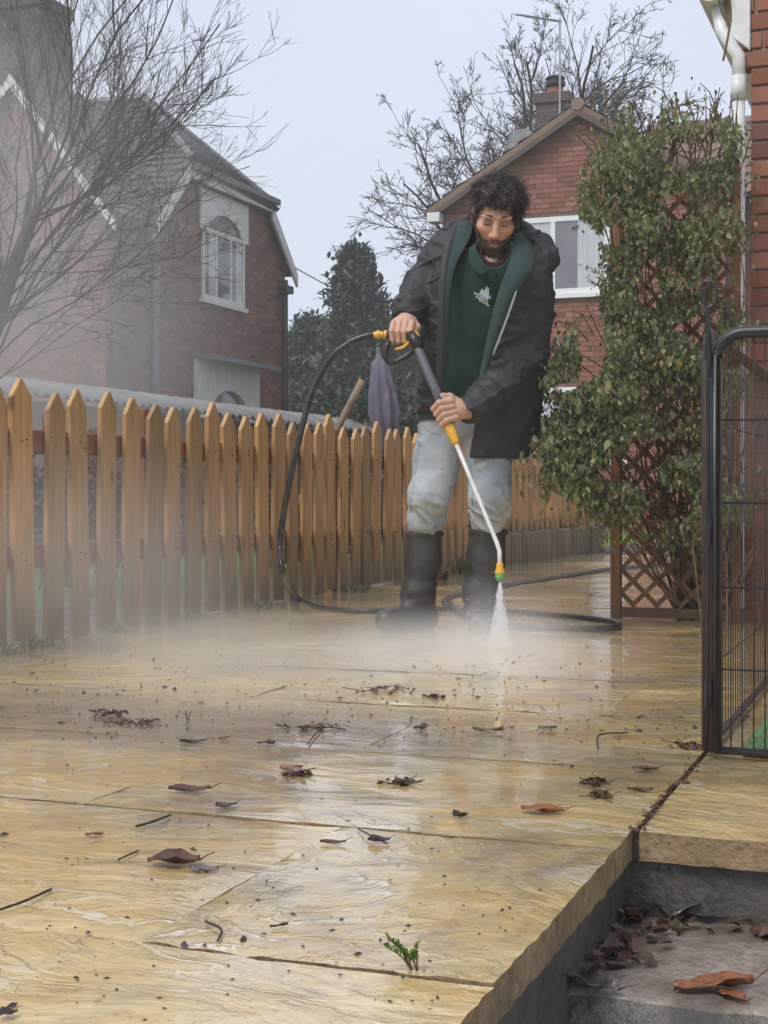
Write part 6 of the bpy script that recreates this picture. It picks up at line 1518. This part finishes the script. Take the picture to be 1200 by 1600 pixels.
# ------------------------------------------------------------------ water jet and drifting spray
def mist_mat(name, dens, centre, radii, nscale, thr, power=1.5, aniso=.0, col=(.985, .98, .975, 1)):
    m = bpy.data.materials.new(name); m.use_nodes = True; t = m.node_tree; t.nodes.clear()
    out = t.nodes.new('ShaderNodeOutputMaterial'); pv = t.nodes.new('ShaderNodeVolumePrincipled'); pv.inputs['Color'].default_value = col; pv.inputs['Anisotropy'].default_value = aniso
    tcn = t.nodes.new('ShaderNodeTexCoord'); ln = t.nodes.new('ShaderNodeVectorMath'); ln.operation = 'LENGTH'; t.links.new(tcn.outputs['Object'], ln.inputs[0])
    mr = t.nodes.new('ShaderNodeMapRange'); mr.interpolation_type = 'SMOOTHSTEP'; mr.inputs['From Min'].default_value = 1.0; mr.inputs['From Max'].default_value = .05; mr.inputs['To Min'].default_value = 0; mr.inputs['To Max'].default_value = 1; t.links.new(ln.outputs['Value'], mr.inputs['Value'])
    geo = t.nodes.new('ShaderNodeNewGeometry'); nz_ = t.nodes.new('ShaderNodeTexNoise'); nz_.inputs['Scale'].default_value = nscale; nz_.inputs['Detail'].default_value = 2; t.links.new(geo.outputs['Position'], nz_.inputs['Vector'])
    m2 = t.nodes.new('ShaderNodeMapRange'); m2.inputs['From Min'].default_value = thr; m2.inputs['From Max'].default_value = thr + .35; t.links.new(nz_.outputs['Fac'], m2.inputs['Value'])
    a = t.nodes.new('ShaderNodeMath'); a.operation = 'MULTIPLY'; t.links.new(mr.outputs[0], a.inputs[0]); t.links.new(m2.outputs[0], a.inputs[1])
    b_ = t.nodes.new('ShaderNodeMath'); b_.operation = 'MULTIPLY'; b_.inputs[1].default_value = dens; t.links.new(a.outputs[0], b_.inputs[0]); t.links.new(b_.outputs[0], pv.inputs['Density']); t.links.new(pv.outputs[0], out.inputs['Volume']); return m
bm = bmesh.new(); bmesh.ops.create_icosphere(bm, subdivisions=3, radius=1.0); ico = bpy.data.meshes.new('mist'); bm.to_mesh(ico); bm.free()
def puff(c, r, rz, dens, nscale, thr, label):
    me = ico.copy(); o = put('spray_mist', me, mist_mat('mist', dens, c, r, nscale, thr), None, c, (0, 0, rz), r); tag(o, label, kind='stuff'); return o
hit = NOZ + Vector((0, 0, 0)); hit = G(781, 1012)
puff((hit.x - .05, hit.y - .22, .0), (.60, .46, .17), TH, 2.9, 3.0, .12, 'dense spray bouncing off the slabs under the nozzle')
puff((-1.75, 4.1, -.03), (1.25, .95, .26), 0, .95, 2.2, .2, 'low white spray drifting over the slabs towards the fence')
p_ = P(45, 430, 8.5); puff(p_, (1.5, 2.2, 2.1), 0, .40, .9, .2, 'tall bank of drifting spray in front of the left house')
p_ = P(160, 880, 5.0); puff((-2.75, 4.3, .12), (.6, 1.7, .75), 0, .5, 2.0, .2, 'spray hanging against the lower part of the pickets')
puff((hit.x, hit.y, .05), (.30, .28, .24), TH, 1.5, 5.0, .15, 'burst of spray thrown up where the jet strikes')
# the fan of water itself: many fine streaks of droplets
q = MB(); rr = random.Random(8); dj = (hit - NOZ); side = Vector((CT, ST, 0)); deep = Vector((-ST, CT, 0))
for i in range(900):
    u = rr.gauss(0, .42); u = max(-1, min(1, u)); t = rr.random() ** .8; c = NOZ + dj * t + side * u * (.004 + .036 * t) + deep * rr.gauss(0, .35) * (.003 + .012 * t)
    d = (dj + side * u * .036).normalized(); L = rr.uniform(.004, .022); q.tube([c, c + d * L], rr.uniform(.0004, .0011), 3, False)
for i in range(1300):
    a = rr.random() * 6.283; r_ = abs(rr.gauss(0, .14)); c = hit + Vector((math.cos(a) * r_, math.sin(a) * r_, abs(rr.gauss(0, .07)) + .002)); w = rr.uniform(.0005, .0016); q.add([c + Vector((w, 0, 0)), c + Vector((-w, w, 0)), c + Vector((-w, -w, 0)), c + Vector((0, 0, w * 1.6))], [(0, 1, 3), (1, 2, 3), (2, 0, 3), (0, 2, 1)])
k = Mat('water_drops', .1, .6); k.col((.85, .88, .92, 1)); M['drops'] = k.m
tag(q.build('water_jet', M['drops']), 'white fan of water streaking from the nozzle to the slabs', kind='stuff')
jm = MB(); prof = [(0, .004), (.1, .009), (.5, .024), (.85, .038), (1.0, .05)]
base = len(jm.v)
for t, r_ in prof:
    for k_ in range(16):
        a = 6.283 * k_ / 16; jm.v.append(NOZ + dj * t + side * math.cos(a) * r_ + deep * math.sin(a) * r_ * .55 + Vector((0, 0, .003)))
for i in range(len(prof) - 1):
    for k_ in range(16): k2 = (k_ + 1) % 16; jm.f.append((i*16+k_, i*16+k2, (i+1)*16+k2, (i+1)*16+k_))
jm.f.append(tuple(range(16))[::-1]); jm.f.append(tuple(range(64, 80)))
m = bpy.data.materials.new('jet_spray'); m.use_nodes = True; t = m.node_tree; t.nodes.clear(); out = t.nodes.new('ShaderNodeOutputMaterial'); pv = t.nodes.new('ShaderNodeVolumePrincipled'); pv.inputs['Density'].default_value = 22.0; pv.inputs['Color'].default_value = (.995, .995, .998, 1); pv.inputs['Anisotropy'].default_value = .0; t.links.new(pv.outputs[0], out.inputs['Volume'])
jo_ = jm.build('jet_spray', m, None); bm = bmesh.new(); bm.from_mesh(jo_.data); bmesh.ops.recalc_face_normals(bm, faces=bm.faces[:]); bm.to_mesh(jo_.data); bm.free()
tag(jo_, 'narrow cone of atomised water round the jet', kind='stuff')
# thin damp air over the gardens
hb_ = MB(); hb_.box((-60, -6, -1.5), (40, 70, 14)); m = bpy.data.materials.new('haze'); m.use_nodes = True; t = m.node_tree; t.nodes.clear(); out = t.nodes.new('ShaderNodeOutputMaterial'); pv = t.nodes.new('ShaderNodeVolumePrincipled'); pv.inputs['Density'].default_value = .0032; pv.inputs['Color'].default_value = (.97, .98, .99, 1); t.links.new(pv.outputs[0], out.inputs['Volume'])
tag(hb_.build('haze', m), 'thin damp haze', kind='stuff')
